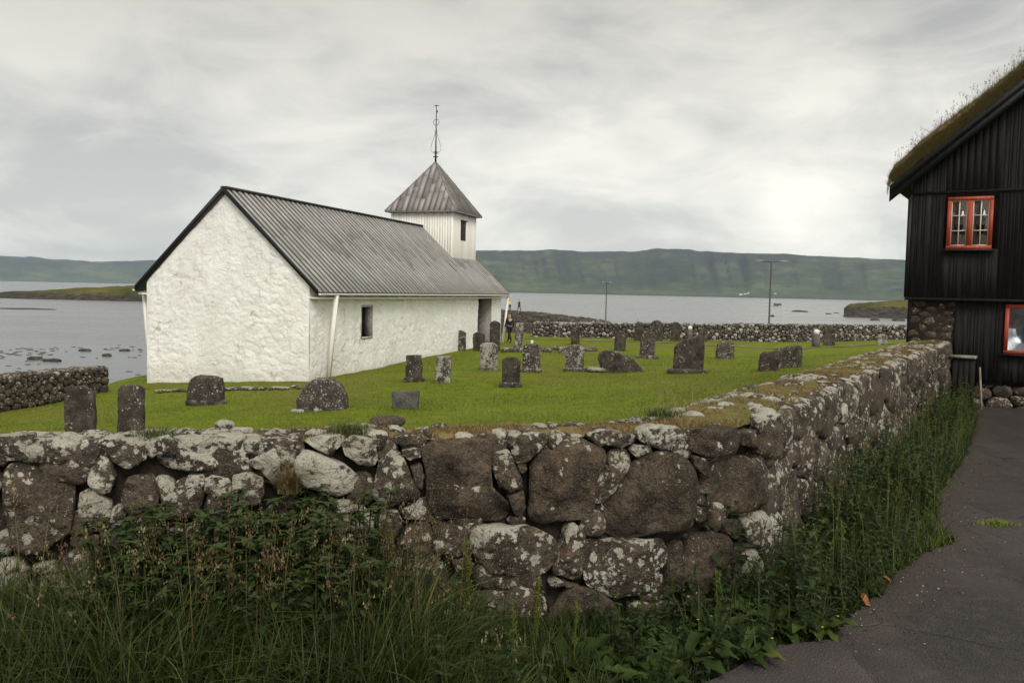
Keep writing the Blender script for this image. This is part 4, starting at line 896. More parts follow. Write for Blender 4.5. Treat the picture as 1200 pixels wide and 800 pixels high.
# tower
TH, TY = 1.86, 19.22; TE = cz(4.42); tx = -HALF
tw_ = MB(); zb = 3.6
def boards(m, p0, u, n, L, z0, z1, wd, th, gap=0.008, zfun=None, jitter=0.004):
    k = int(round(L / wd)); wd = L / k
    for i in range(k):
        a = np.asarray(p0) + np.asarray(u) * (i * wd + gap / 2); b = np.asarray(p0) + np.asarray(u) * ((i + 1) * wd - gap / 2); o_ = th + random.uniform(-jitter, jitter); nn = np.asarray(n) * o_
        za0, zb0 = (z1, z1) if zfun is None else (zfun(i * wd), zfun((i + 1) * wd))
        q = [(*(a + nn), z0), (*(b + nn), z0), (*b, z0), (*a, z0), (*(a + nn), za0), (*(b + nn), zb0), (*b, zb0), (*a, za0)]
        if np.cross(u, n) > 0: q = [q[j] for j in (1, 0, 3, 2, 5, 4, 7, 6)]
        m.hexa(q, tone=random.random())
tw_.box(tx - TH + 0.03, tx + TH - 0.03, TY - TH + 0.03, TY + TH - 0.03, zb, TE, tone=0.5)
for p0, u, n_ in (((tx - TH, TY - TH + 0.03), (1, 0), (0, -1)), ((tx + TH - 0.03, TY - TH), (0, 1), (1, 0)), ((tx - TH, TY + TH - 0.03), (1, 0), (0, 1)), ((tx - TH + 0.03, TY - TH), (0, 1), (-1, 0))):
    boards(tw_, p0, u, n_, 2 * TH, zb, TE, 0.155, 0.035, 0.012)
tower = tw_.build('tower', MAT['white'], parent=church)
lv = MB(); xf = tx + TH + 0.012
for k in range(9): lv.box(xf, xf + 0.03, 18.62, 19.28, cz(2.84) + k * 0.112, cz(2.84) + k * 0.112 + 0.085, tone=0.6)
lv.box(xf - 0.005, xf + 0.008, 18.57, 19.33, cz(2.80), cz(3.86), tone=0.9)
lv.build('louvre', MAT['darkwood'], parent=tower)
hd = MB(); hd.box(xf, xf + 0.10, 18.51, 19.39, cz(3.87), cz(3.93), tone=0.2); hd.build('window_head', MAT['darkwood'], parent=tower)
tr = MB(); EH = 2.12; AP = cz(7.30); ZE = TE - 0.10
corners = [np.array([tx + sx * EH, TY + sy * EH, ZE]) for sx, sy in ((-1, -1), (1, -1), (1, 1), (-1, 1))]; apex = np.array([tx, TY, AP])
tr.add([*corners, *(c + np.array([0, 0, -0.06]) for c in corners)], [(0, 1, 5, 4), (1, 2, 6, 5), (2, 3, 7, 6), (3, 0, 4, 7), (7, 6, 5, 4)], tone=0.1)
for k in range(4):
    A, B = corners[k], corners[(k + 1) % 4]; u = (B - A) / np.linalg.norm(B - A); mid = (A + B) / 2; v = apex - mid; HV = np.linalg.norm(v); v /= HV; n_ = np.cross(u, v); L = 2 * EH
    tri = [(0, 0), (L, 0), (L / 2, HV)]; ns = 13
    for i in range(ns):
        q = clip(clip(tri, 1, 0, (i + 1) * L / ns), -1, 0, -i * L / ns)
        if len(q) < 3: continue
        cuts = sorted([0, random.uniform(0.7, 1.4), random.uniform(1.7, 2.6), HV + 1])
        for a, b in zip(cuts[:-1], cuts[1:]):
            qq = clip(clip(q, 0, 1, b), 0, -1, -a)
            if len(qq) < 3: continue
            lift = 0.006 + 0.012 * random.random()
            V = [A + u * s_[0] + v * s_[1] + n_ * lift for s_ in qq] + [A + u * s_[0] + v * s_[1] for s_ in qq]; m = len(qq)
            tr.add(V, [tuple(range(m))] + [(j, m + j, m + (j + 1) % m, (j + 1) % m) for j in range(m)], tone=random.random())
    for i in range(1, ns):
        xx = i * L / ns; top_ = HV * (1 - abs(xx - L / 2) / (L / 2)); w_ = 0.018
        if top_ < 0.1: continue
        c = [A + u * (xx - w_), A + u * (xx + w_), A + u * (xx + w_) + v * top_, A + u * (xx - w_) + v * top_]
        tr.hexa([*(q + n_ * 0.002 for q in c), *(q + n_ * 0.055 for q in c)], tone=0.05)
for c in corners: tr.tube([c, apex], 0.045, 6, tone=0.15)
troof = tr.build('tower_roof', MAT['towermetal'], parent=tower)
fv = MB(); z0 = AP - 0.12
fv.tube([(tx, TY, z0), (tx, TY, z0 + 0.9), (tx, TY, z0 + 3.35)], [0.065, 0.045, 0.022], 8, tone=0.3)
def ring(m, c, r, tr_=0.014, ax='y', n=20, **k):
    th = np.linspace(0, 2 * math.pi, n + 1); P = [(c[0] + r * math.cos(t), c[1] + (r * math.sin(t) if ax == 'z' else 0), c[2] + (r * math.sin(t) if ax == 'y' else 0)) for t in th]
    m.tube(P, tr_, 5, False, **k)
for zz, r in ((0.40, 0.13), (0.66, 0.11)):
    ring(fv, (tx, TY, z0 + zz), r, 0.022, 'z', tone=0.3)
    for ang in (0, math.pi / 2): fv.tube([(tx - r * math.cos(ang), TY - r * math.sin(ang), z0 + zz), (tx + r * math.cos(ang), TY + r * math.sin(ang), z0 + zz)], 0.016, 5, tone=0.3)
ring(fv, (tx, TY, z0 + 2.35), 0.17, 0.016, 'y', tone=0.3)
for sg in (-1, 1):
    fv.tube([(tx + sg * 0.05, TY, z0 + 0.55), (tx + sg * 0.30, TY, z0 + 0.75), (tx + sg * 0.30, TY, z0 + 1.0), (tx + sg * 0.16, TY, z0 + 1.4), (tx + sg * 0.02, TY, z0 + 1.85)], 0.011, 5, tone=0.3)
    fv.tube([(tx, TY, z0 + 1.85), (tx + sg * 0.11, TY, z0 + 1.85)], 0.014, 5, tone=0.3)
fv.tube([(tx - 0.16, TY, z0 + 3.27), (tx + 0.16, TY, z0 + 3.27)], 0.022, 5, tone=0.3)
fv.box(tx + 0.0, tx + 0.09, TY - 0.015, TY + 0.015, z0 + 2.90, z0 + 3.0, tone=0.2)
fv.build('finial', MAT['iron'], parent=tower)

# ------------------------------------------------------------------ turf-roofed black house
U = np.array([0.848, -0.53]); NH = np.array([-0.53, -0.848]); HO = END - U * 0.94        # left corner of the facade
house = thing('turf_roofed_house', 'black tarred timber house with grass roof and red-framed windows', 'house', (*HO, -2.3), math.atan2(U[1], U[0]))
HB = 2.3                                        # eye level in the house's own frame; x along the gable, y into the house
HW, HL = 7.1, 9.0
def hz(z_): return z_ + HB
ub = MB(); rz0 = hz(2.36) + 0.40; sl = 0.84
def gz(xx): return rz0 + 0.02 + sl * min(xx, HW - xx)
W_UP = (0.75, 1.62, hz(1.12), hz(2.24))
def facade(m, x0, x1, z0, zf, holes, th, wd=0.135, y=0.0):
    k = int(round((x1 - x0) / wd)); wd = (x1 - x0) / k
    for i in range(k):
        a, b = x0 + i * wd + 0.003, x0 + (i + 1) * wd - 0.003; ivs = [(z0, None)]; c = (a + b) / 2
        spans = [(z0, min(zf(a), zf(b)), True)]
        for (h0, h1, v0, v1) in holes:
            if b > h0 and a < h1: spans = [(z0, v0, False), (v1, zf(c), True)]
        t_ = th + random.uniform(0, 0.012); tn = random.random()
        for q0, q1, top in spans:
            za, zb_ = (zf(a), zf(b)) if top else (q1, q1)
            m.hexa([(a, y - t_, q0), (b, y - t_, q0), (b, y, q0), (a, y, q0), (a, y - t_, za), (b, y - t_, zb_), (b, y, zb_), (a, y, za)], tone=tn)
        if i: m.box(a - 0.020, a + 0.014, y - t_ - 0.007, y - t_ + 0.004, z0, zf(a) if not any(a + 0.02 > h[0] and a - 0.02 < h[1] for h in holes) else holes[0][2], tone=random.random())
facade(ub, 0, HW, hz(0.06), gz, [W_UP], 0.03)
ub.build('upper_boarding', MAT['tar'], parent=house)
bk = MB(); zt = hz(0.06)
bk.box(0.02, W_UP[0], 0.002, 0.12, zt, hz(2.36) + 0.40); bk.box(W_UP[1], HW - 0.02, 0.002, 0.12, zt, hz(2.36) + 0.40); bk.box(W_UP[0], W_UP[1], 0.002, 0.12, zt, W_UP[2]); bk.box(W_UP[0], W_UP[1], 0.002, 0.12, W_UP[3], hz(2.36) + 0.40)
bk.add([(0.02, 0.01, hz(2.762)), (HW - 0.02, 0.01, hz(2.762)), (HW / 2, 0.01, gz(HW / 2) - 0.03), (0.02, 0.10, hz(2.762)), (HW - 0.02, 0.10, hz(2.762)), (HW / 2, 0.10, gz(HW / 2) - 0.03)], [(0, 1, 2), (5, 4, 3), (0, 3, 4, 1), (1, 4, 5, 2), (2, 5, 3, 0)])
bk.box(0.02, 0.12, 0.122, HL, 0, hz(2.7)); bk.box(HW - 0.12, HW - 0.02, 0.122, HL, 0, hz(2.7)); bk.box(0.122, HW - 0.122, HL - 0.12, HL, 0, hz(2.7))
bk.box(0.122, HW - 0.122, 0.125, HL - 0.13, zt - 0.10, zt - 0.02)
bk.build('frame_walls', MAT['trim'], parent=house)
bt = MB(); bt.box(-0.03, HW + 0.03, -0.075, -0.002, hz(2.335), hz(2.385), tone=0.2); bt.box(-0.03, HW + 0.03, -0.07, 0.10, hz(0.0), hz(0.058), tone=0.2); bt.box(-0.05, 0.03, -0.06, 0.0, hz(0.06), hz(2.33), tone=0.4); bt.box(-0.05, 0.03, -0.06, 0.0, hz(2.39), hz(2.72), tone=0.4)
bt.build('trim_boards', MAT['trim'], parent=house)
# lower storey: boards to the right of the stone pier, window
LWX = 0.98; W_LO = (1.94, 2.85, hz(-1.10), hz(-0.05)); lo = MB()
facade(lo, LWX, HW, hz(-1.70), lambda q: hz(-0.005), [W_LO], 0.03, y=0.14)
lo.build('lower_boarding', MAT['tar'], parent=house)
lb = MB(); yb0, yb1 = 0.142, 0.24
lb.box(LWX, W_LO[0], yb0, yb1, 0.5, hz(-0.01)); lb.box(W_LO[1], HW, yb0, yb1, 0.5, hz(-0.01)); lb.box(W_LO[0], W_LO[1], yb0, yb1, 0.5, W_LO[2]); lb.box(W_LO[0], W_LO[1], yb0, yb1, W_LO[3], hz(-0.01))
lb.build('lower_wall', MAT['trim'], parent=house)
def window(name, x0, x1, z0, z1, y, cas, rows, cols, parent, pots=False):
    m = MB(); f = 0.075
    m.box(x0, x1, y - 0.075, y + 0.06, z0, z0 + f, tone=0.2); m.box(x0, x1, y - 0.075, y + 0.06, z1 - f, z1, tone=0.2)
    m.box(x0, x0 + f, y - 0.073, y + 0.06, z0 + f, z1 - f, tone=0.3); m.box(x1 - f, x1, y - 0.073, y + 0.06, z0 + f, z1 - f, tone=0.3)
    cw = (x1 - x0 - 2 * f) / cas
    for k in range(1, cas): xm = x0 + f + cw * k; m.box(xm - 0.055, xm + 0.055, y - 0.07, y + 0.06, z0 + f, z1 - f, tone=0.3)
    o = m.build(name, MAT['red'], parent=parent)
    br = MB(); pn = MB()
    for k in range(cas):
        a = x0 + f + cw * k + (0.055 if k else 0); b = x0 + f + cw * (k + 1) - (0.055 if k < cas - 1 else 0); c0, c1 = z0 + f, z1 - f; e_ = 0.016
        br.box(a, b, y - 0.045, y - 0.022, c0, c0 + e_); br.box(a, b, y - 0.045, y - 0.022, c1 - e_, c1); br.box(a, a + e_, y - 0.044, y - 0.022, c0 + e_, c1 - e_); br.box(b - e_, b, y - 0.044, y - 0.022, c0 + e_, c1 - e_)
        for c in range(1, cols): xx = a + (b - a) * c / cols; br.box(xx - 0.011, xx + 0.011, y - 0.043, y - 0.022, c0 + e_, c1 - e_)
        for r in range(1, rows): zz = c0 + (c1 - c0) * r / rows; br.box(a + e_, b - e_, y - 0.046, y - 0.020, zz - 0.009, zz + 0.009)
        p = MB(); p.box(a, b, y - 0.034, y - 0.030, c0, c1); p.build('pane', MAT['glass'], parent=o)
    if rows > 1: br.build('glazing_bars', MAT['cream'], parent=o)
    s_ = MB(); s_.box(x0 - 0.06, x1 + 0.06, y - 0.13, y - 0.04, z0 - 0.045, z0 - 0.004, tone=0.3); s_.build('sill', MAT['trim'], parent=o)
    return o
window('upper_window', *W_UP, -0.03, 2, 3, 2, house); window('lower_window', *W_LO, 0.11, 1, 1, 1, house)
rm = MB(); rm.box(0.2, 2.6, 0.9, 0.92, hz(0.1), hz(2.3)); rm.box(1.2, 3.6, 0.9, 0.92, 0.4, hz(-0.06)); rm.build('inner_wall', MAT['room'], parent=house)
def curtain(x0, x1, z0, z1, y, n=26, amp=0.02):
    xs_ = np.linspace(x0, x1, n); V = []
    for z_ in np.linspace(z0, z1, 8): V += [(q, y + amp * math.sin(i * 1.5 + z_), z_) for i, q in enumerate(xs_)]
    V = np.array(V).reshape(8, n, 3).transpose(1, 0, 2).reshape(-1, 3); grid_obj('curtain', V, n, 8, MAT['curtain'], parent=house)
curtain(W_LO[0] + 0.05, W_LO[1] - 0.05, W_LO[2] + 0.05, W_LO[3] - 0.05, 0.20, 40)
# stone pier under the overhang, foundation stones under the lower boards
def house_w(V): # local (x, z, out) -> house frame
    return np.stack([V[:, 0], 0.10 - V[:, 2], V[:, 1]], 1)
pr = MB(); 
for i, c in enumerate(relaxed(30, 0.03, LWX + 0.03, hz(-1.1), hz(-0.005), 1.9, 2)): stone(pr, c, house_w, 0.10 + 0.3 * random.random(), random.random() * 0.5, seg=20, rings=5, bulge=0.4, back=0.2, shrink=0.96, off=-0.06, rough=0.08, p=4, seed=i + 70, maxb=0.08)
for i, c in enumerate(relaxed(24, 0.03, LWX + 0.03, -0.2, hz(-1.1), 1.5, 2)): stone(pr, c, house_w, 0.3, 0.3, seg=14, rings=4, back=0.2, shrink=0.95, off=-0.06, seed=i + 170, maxb=0.08)
def house_r(V): return np.stack([LWX + 0.02 + V[:, 2], 0.1 + V[:, 0], V[:, 1]], 1)
pr.build('stone_pier', MAT['wall'], parent=house, smooth=True)
pb = MB(); pb.box(0.1, LWX - 0.02, 0.13, 0.8, -0.4, hz(-0.01)); pb.build('pier_core', MAT['core'], parent=house)
fd = MB()
def house_f(V): return np.stack([V[:, 0], 0.16 - V[:, 2], V[:, 1]], 1)
for i, c in enumerate(relaxed(34, LWX, HW, -0.15, hz(-1.715), 1.5, 2)): stone(fd, c, house_f, 0.05 + 0.6 * random.random() ** 2, random.random(), seg=22, rings=6, bulge=0.5, back=0.25, shrink=0.95, off=-0.05, rough=0.09, p=3.2, seed=i + 270, maxb=0.10)
fd.build('foundation', MAT['wall'], parent=house, smooth=True)
fc = MB(); fc.box(LWX, HW, 0.26, 0.6, -0.4, 0.5); fc.build('foundation_core', MAT['core'], parent=house)
# roof: board deck, verge boards, thick turf
dk = MB(); OV = 0.36; yF, yB = -0.32, HL + 0.3
def rpt(d, y, h): # d = distance from the left eave measured across, both slopes by mirror
    return (d - OV, y, gz(0) - sl * OV + sl * d + h)
DR = HW / 2 + OV
for mir in (False, True):
    pts8 = [rpt(0, yF, 0.0), rpt(DR, yF, 0.0), rpt(DR, yB, 0.0), rpt(0, yB, 0.0), rpt(0, yF, 0.09), rpt(DR, yF, 0.09), rpt(DR, yB, 0.09), rpt(0, yB, 0.09)]
    if mir: pts8 = [(HW - q[0], q[1], q[2]) for q in (pts8[j] for j in (1, 0, 3, 2, 5, 4, 7, 6))]
    dk.hexa(pts8, tone=0.4)
hroof = dk.build('roof', MAT['trim'], parent=house)
for yv in (yF - 0.045, yB + 0.002):
    for mir in (False, True):
        for k, (h0, h1, o_) in enumerate(((-0.28, -0.08, 0.0), (-0.10, 0.07, -0.022))):
            ya, yb = (yv + o_, yv + o_ + 0.042); pts8 = [rpt(-0.04, ya, h0), rpt(DR, ya, h0), rpt(DR, yb, h0), rpt(-0.04, yb, h0), rpt(-0.04, ya, h1), rpt(DR, ya, h1), rpt(DR, yb, h1), rpt(-0.04, yb, h1)]
            if mir: pts8 = [(HW - q[0], q[1], q[2]) for q in (pts8[j] for j in (1, 0, 3, 2, 5, 4, 7, 6))]
            vg = MB(); vg.hexa(pts8, tone=0.2 + 0.3 * k); vg.build('verge_board', MAT['trim'], parent=hroof)
def turf_pt(d, y):
    d = np.asarray(d, float); y = np.asarray(y, float); dd = np.minimum(d, 2 * DR - d); e_ = np.minimum.reduce([dd + 0.10, y - yF + 0.02, yB - y])
    th = 0.40 * np.clip(e_ / 0.12, 0, 1) ** 0.45 + 0.09 * fbm(P3(d * 1.6, y * 1.6), 71, 3) + 0.03 * fbm(P3(d * 6, y * 6), 73, 2)
    return np.stack([d - OV, y, gz(0) - sl * OV + sl * dd + 0.09 + th], -1)
ds = np.linspace(-0.08, 2 * DR + 0.08, 130); ys = np.linspace(yF + 0.0, yB, 150); D_, Y_ = np.meshgrid(ds, ys, indexing='ij')
s = Mat('turf_soil', 0.95, 0.1); n2 = s.noise(s.pos(), 9, 5, 0.7); n1 = s.noise(s.pos(), 1.2, 3)
col = s.ramp(n2, [(0.3, (0.09, 0.066, 0.034)), (0.5, (0.20, 0.15, 0.075)), (0.7, (0.30, 0.235, 0.13))]); col = s.mix(s.m_('MULTIPLY', s.step(n1, 0.45, 0.65), 0.6), col, (0.055, 0.066, 0.02))
MAT['turf'] = s.fin(col, s.bump(n2, 1.0, 0.06))
turf = grid_obj('turf', turf_pt(D_.ravel(), Y_.ravel()), 130, 150, MAT['turf'], parent=hroof)
tk = MB()  # earth body under the grass
n = 30000; d = np.concatenate([rng.uniform(-0.1, DR, n // 2), rng.uniform(-0.1, 2 * DR + 0.1, n - n // 2)]); yy = np.concatenate([yF + 0.01 + 1.6 * rng.random(n // 2) ** 2, rng.uniform(yF, yB, n - n // 2)])
B = turf_pt(d, yy); hh = rng.uniform(0.06, 0.20, n) * (1 + 0.8 * np.clip(fbm(P3(d * 1.2, yy * 1.2), 81, 2), -0.6, 1))
V, F = blades(n, B[:, 0], B[:, 1], B[:, 2] - 0.03, hh, rng.uniform(0.003, 0.007, n), rng.uniform(0.3, 1.6, n), None, 3)
batch_obj('turf_grass', V, F, MAT['turfgrass'], parent=hroof, attrs={'tone': np.clip(0.42 + 0.4 * fbm(P3(d * 0.9, yy * 0.9), 83, 2) + rng.uniform(-0.3, 0.3, n), 0, 1)}, kind='stuff', smooth=True)
# fringe hanging over the front edge
n = 9000; d = rng.uniform(-0.1, DR, n); B = turf_pt(d, np.full(n, yF + 0.02)); zf_ = rng.uniform(0.0, 1.0, n)
zz = B[:, 2] - 0.30 * zf_
V, F = blades(n, B[:, 0], B[:, 1] - 0.01, zz, rng.uniform(0.05, 0.13, n), rng.uniform(0.004, 0.008, n), rng.uniform(0.5, 1.4, n), None, 3, az=rng.uniform(math.pi * 1.15, math.pi * 1.85, n))
batch_obj('turf_fringe', V, F, MAT['turfgrass'], parent=hroof, attrs={'tone': np.clip(0.45 + rng.uniform(-0.3, 0.5, n), 0, 1)}, kind='stuff', smooth=True)
n = 420; d = rng.uniform(0, DR, n); yy = yF + 0.05 + 2.0 * rng.random(n) ** 1.5; B = turf_pt(d, yy)
hh = rng.uniform(0.18, 0.42, n); ln = rng.uniform(0.05, 0.35, n); az = rng.uniform(0, 6.28, n)
V, F = blades(n, B[:, 0], B[:, 1], B[:, 2] - 0.02, hh, np.full(n, 0.004), ln, None, 3, az=az)
batch_obj('turf_stalks', V, F, MAT['dry'], parent=hroof, attrs={'tone': rng.uniform(0.1, 0.9, n)}, kind='stuff')
tipx = B[:, 0] + np.cos(az) * ln * hh; tipy = B[:, 1] + np.sin(az) * ln * hh; tipz = B[:, 2] - 0.02 + hh * (1 - 0.33 * ln)
k = 5; tx_ = np.repeat(tipx, k) + rng.normal(0, 0.012, n * k); ty_ = np.repeat(tipy, k) + rng.normal(0, 0.012, n * k); tz_ = np.repeat(tipz, k) - rng.uniform(0.0, 0.07, n * k)
V, F = blades(n * k, tx_, ty_, tz_, np.full(n * k, 0.028), np.full(n * k, 0.010), rng.uniform(0.2, 1, n * k), None, 2)
batch_obj('turf_seed_heads', V, F, MAT['seed'], parent=hroof, attrs={'tone': rng.uniform(0, 0.6, n * k)}, kind='stuff')
# things by the house wall
def H2W(x, y, z): return (HO[0] + U[0] * x - NH[0] * y, HO[1] + U[1] * x - NH[1] * y, -2.3 + z)
bx_ = thing('wooden_cabinet', 'tall narrow black board cabinet with grey plank lid at the house wall', 'cabinet', H2W(1.02, -0.22, 0), math.atan2(U[1], U[0]))
m = MB(); boards(m, (-0.0, -0.17), (1, 0), (0, -1), 0.42, 0.0, 1.08, 0.105, 0.02); m.box(0.0, 0.42, -0.168, 0.17, 0.0, 1.078, tone=0.4); m.build('cabinet_body', MAT['tar'], parent=bx_)
m = MB(); m.box(-0.10, 0.45, -0.24, 0.18, 1.082, 1.135, tone=0.2); m.build('plank_lid', MAT['greywood'], parent=bx_)
m = MB(); q0 = H2W(1.62, -0.42, 0.0); q1 = H2W(1.52, -0.03, 0.88); m.tube([q0, q1], 0.022, 8, tone=0.1); o = m.build('wooden_pole', MAT['greywood'], None, loc=q0); tag(o, 'pale wooden pole leaning on the black house wall beside the cabinet', 'pole')
for k, xx in enumerate((0.98, 1.38)):
    m = MB(); c = H2W(xx, 0.02, hz(1.20)); z0 = 0.0
    prof = [(0.0, 0), (0.045, 0), (0.062, 0.10), (0.066, 0.10), (0.066, 0.12), (0.05, 0.12), (0.045, 0.09), (0.0, 0.09)]; seg = 14
    V = [(r * math.cos(t), r * math.sin(t), z_) for r, z_ in prof for t in np.arange(seg) * 2 * math.pi / seg]
    F = [(a * seg + j, a * seg + (j + 1) % seg, (a + 1) * seg + (j + 1) % seg, (a + 1) * seg + j) for a in range(len(prof) - 1) for j in range(seg)]
    m.add(V, F, tone=0.1); o = m.build('flower_pot', MAT['pink'], smooth=True); o.location = (c[0], c[1], c[2])
    tag(o, ('pale pot on the sill behind the left casement of the upper red window', 'pale pot on the sill behind the right casement of the upper red window')[k], 'flower pot')

# ------------------------------------------------------------------ gravestones
def slab(m, prof, th, lic, tone, seed=0, rough=0.02, res=0.05, taper=0.0):
    """an upright slab: prof = outline (x,z), thickness th along y, with worn edges"""
    P = np.array(prof, float); out = []
    for i in range(len(P)):
        a, b = P[i], P[(i + 1) % len(P)]; k = max(1, int(np.linalg.norm(b - a) / res)); out += [a + (b - a) * t for t in np.linspace(0, 1, k, endpoint=False)]
    P = np.array(out); P = P[np.hypot(*(P - np.roll(P, 1, 0)).T) > 1e-4]; c = P.mean(0); n = len(P); L = []
    for f, y_ in ((0.0, -0.5), (0.15, -0.5), (0.3, -0.5), (0.45, -0.5), (0.6, -0.495), (0.75, -0.49), (0.86, -0.48), (0.95, -0.45), (1.0, -0.36), (1.0, 0.36), (0.93, 0.46), (0.6, 0.5), (0.0, 0.5)):
        q = c + (P - c) * f; yy = np.full(n, y_ * th) * (1 - taper * (q[:, 1] - P[:, 1].min())); L.append(np.stack([q[:, 0], yy, q[:, 1]], 1))
    V = np.concatenate(L); V += rough * np.stack([fbm(V * 4 + seed, 1, 3), 0.7 * fbm(V * 4 + seed + 30, 2, 3), fbm(V * 4 + seed + 60, 3, 3)], 1)
    F = [(k * n + j, k * n + (j + 1) % n, (k + 1) * n + (j + 1) % n, (k + 1) * n + j) for k in range(len(L) - 1) for j in range(n)]
    m.add(V, F, lic=lic, tone=tone)
def arch(w_, h, rise, n=9, sh=0.0):
    a = [(-w_ / 2, -0.15), (w_ / 2, -0.15), (w_ / 2, h - rise)]
    a += [((w_ / 2 - sh) * math.cos(t), h - rise + rise * math.sin(t)) for t in np.linspace(0, math.pi, n)]
    return a + [(-w_ / 2, h - rise)]
def grave(px0, px1, pyt, pyb, zg, shape, lic, tone, label, base=0, tilt=0.0, th=0.16, mat='grave', yaw=0.0, seed=0, name='gravestone', behind=None):
    """px/py: the stone's extent on the photo, used to find its real place on the lawn and its real size"""
    cx_ = (px0 + px1) / 2
    if behind is None:
        p = at_z(cx_, pyb, zg)
        for _ in range(3): p = at_z(cx_, pyb, float(ground_z(p[0], p[1])))
        if p[1] > 54.6: p = at_y(cx_, pyb, 54.6)
    else: p = at_y(cx_, pyb, behind)
    D = p[1]; gz_ = float(ground_z(p[0], p[1])); w_ = (px1 - px0) / FPX * D; top = at_y(cx_, pyt, D)[2]; h = top - gz_
    g = thing(name, label, 'gravestone', (p[0], p[1], gz_), CAZ * -0.35 + yaw, 'old gravestones on the churchyard lawn'); m = MB()
    if shape == 'round': pr_ = arch(w_, h, w_ * 0.42)
    elif shape == 'low': pr_ = arch(w_, h, w_ * 0.16, sh=w_ * 0.06)
    elif shape == 'flat': pr_ = [(-w_ / 2, -0.15), (w_ / 2, -0.15), (w_ * 0.49, h * 0.97), (w_ * 0.42, h), (-w_ * 0.40, h * 0.99), (-w_ * 0.49, h * 0.95)]
    elif shape == 'point': pr_ = [(-w_ / 2, -0.15), (w_ / 2, -0.15), (w_ / 2, h * 0.90), (w_ * 0.30, h * 0.96), (0, h), (-w_ * 0.30, h * 0.96), (-w_ / 2, h * 0.90)]
    elif shape == 'slant': pr_ = [(-w_ / 2, -0.15), (w_ / 2, -0.15), (w_ * 0.50, h * 0.9), (w_ * 0.44, h), (w_ * 0.1, h * 0.95), (-w_ * 0.30, h * 0.82), (-w_ * 0.45, h * 0.70)]
    elif shape == 'ears': pr_ = [(-w_ * 0.44, -0.1), (w_ * 0.44, -0.1), (w_ * 0.5, h * 0.9), (w_ * 0.44, h), (w_ * 0.12, h * 0.93), (-w_ * 0.2, h * 0.90), (-w_ * 0.46, h * 0.88), (-w_ * 0.49, h * 0.8)]
    elif shape == 'wedge': pr_ = [(-w_ * 0.5, h * 0.62), (-w_ * 0.40, 0.0), (-w_ * 0.3, -0.1), (w_ * 0.5, -0.1), (w_ * 0.47, h * 0.16), (w_ * 0.22, h * 0.70), (-w_ * 0.08, h * 0.96), (-w_ * 0.34, h), (-w_ * 0.47, h * 0.88)]
    elif shape == 'hump': pr_ = [(-w_ / 2, -0.1), (w_ / 2, -0.1), (w_ * 0.46, h * 0.45), (w_ * 0.32, h * 0.82), (w_ * 0.1, h), (-w_ * 0.15, h * 0.97), (-w_ * 0.36, h * 0.7), (-w_ * 0.49, h * 0.25)]
    elif shape == 'block': pr_ = [(-w_ * 0.48, -0.1), (w_ * 0.48, -0.1), (w_ * 0.5, h * 0.5), (w_ * 0.44, h * 0.92), (w_ * 0.2, h), (-w_ * 0.25, h * 0.99), (-w_ * 0.42, h * 0.86), (-w_ * 0.5, h * 0.45)]
    slab(m, pr_, th, lic, tone, seed + px0, 0.028 if mat == 'grave' else 0.004, taper=0.1)
    if tilt:
        c_, s_ = math.cos(tilt), math.sin(tilt); m.v = [np.stack([v[:, 0] * c_ + v[:, 2] * s_, v[:, 1], -v[:, 0] * s_ + v[:, 2] * c_], 1) for v in m.v]
    m.build('headstone', MAT[mat], parent=g, smooth=mat != 'slate')
    if base:
        b = MB(); bw, bh, bd = w_ * 0.5 + base, 0.11, th * 0.5 + base
        rock(b, (0, 0, bh * 0.5), (bw * 1.05, bd, bh), lic * 0.8 + 0.15, tone, seed + px1, True, 0.08, 1.3); b.build('plinth', MAT['grave'], parent=g, smooth=True)
    return g
G = grave
G(80, 113, 452, 503, 0, 'round', .10, .2, 'dark round-topped gravestone leaning left, leftmost on the lawn', tilt=-.05, behind=18.2, th=.2, yaw=.25)
G(139, 169, 450, 503, 0, 'low', .24, .3, 'dark squared gravestone with a pale lichen disc, next to the leaning round-topped one', behind=18.4, th=.22)
G(221, 262, 440, 474, -3.4, 'block', .26, .2, 'squat dark block gravestone in front of the church gable', th=.45, base=.06)
G(349, 408, 442, 480, -3.2, 'hump', .42, .4, 'large humped boulder gravestone at the church corner, pale on its left side', th=.6)
G(458, 492, 456, 479, -3.15, 'ears', 0., 0., 'smooth grey gravestone with a dipped top, lowest on the lawn', mat='slate', th=.13, yaw=-.1)
G(476, 495, 416, 447, -3.05, 'flat', .18, .2, 'dark brown gravestone on a plinth, in front of the church side wall', base=.08, tilt=-.04)
G(510, 528, 417, 449, -3.05, 'flat', .78, .6, 'narrow upright gravestone speckled white all over, right of the brown one on a plinth', tilt=.03)
G(532, 546, 387, 411, -2.95, 'low', .55, .4, 'speckled gravestone nearest the church side wall')
G(554, 568, 389, 411, -2.95, 'low', .10, .1, 'small plain dark gravestone left of the tall pointed one by the church door')
G(573.5, 586, 375.5, 411, -2.95, 'point', .08, .1, 'tall dark gravestone with a pointed top in front of the church doorway')
G(562, 583, 401, 434, -3.0, 'low', .85, .7, 'broad pale-crusted gravestone standing before the tall pointed one')
G(588, 609, 418, 453, -3.0, 'low', .08, .0, 'bare brown gravestone on a plinth in the middle of the lawn', base=.08)
G(612, 633, 402, 436, -3.0, 'low', .50, .3, 'grey-brown speckled gravestone with a white pebble on its top', base=.05)
G(602, 611, 378, 411, -2.95, 'flat', .72, .5, 'narrow speckled pillar gravestone beside the walking person', th=.5, base=.25, tilt=.08)
G(662, 684, 404, 435, -3.0, 'low', .62, .5, 'lichen-speckled gravestone left of the fallen dark wedge', base=.05)
G(669, 679, 383, 404, -2.9, 'flat', .15, .1, 'thin dark post-like gravestone near the far wall', th=.2)
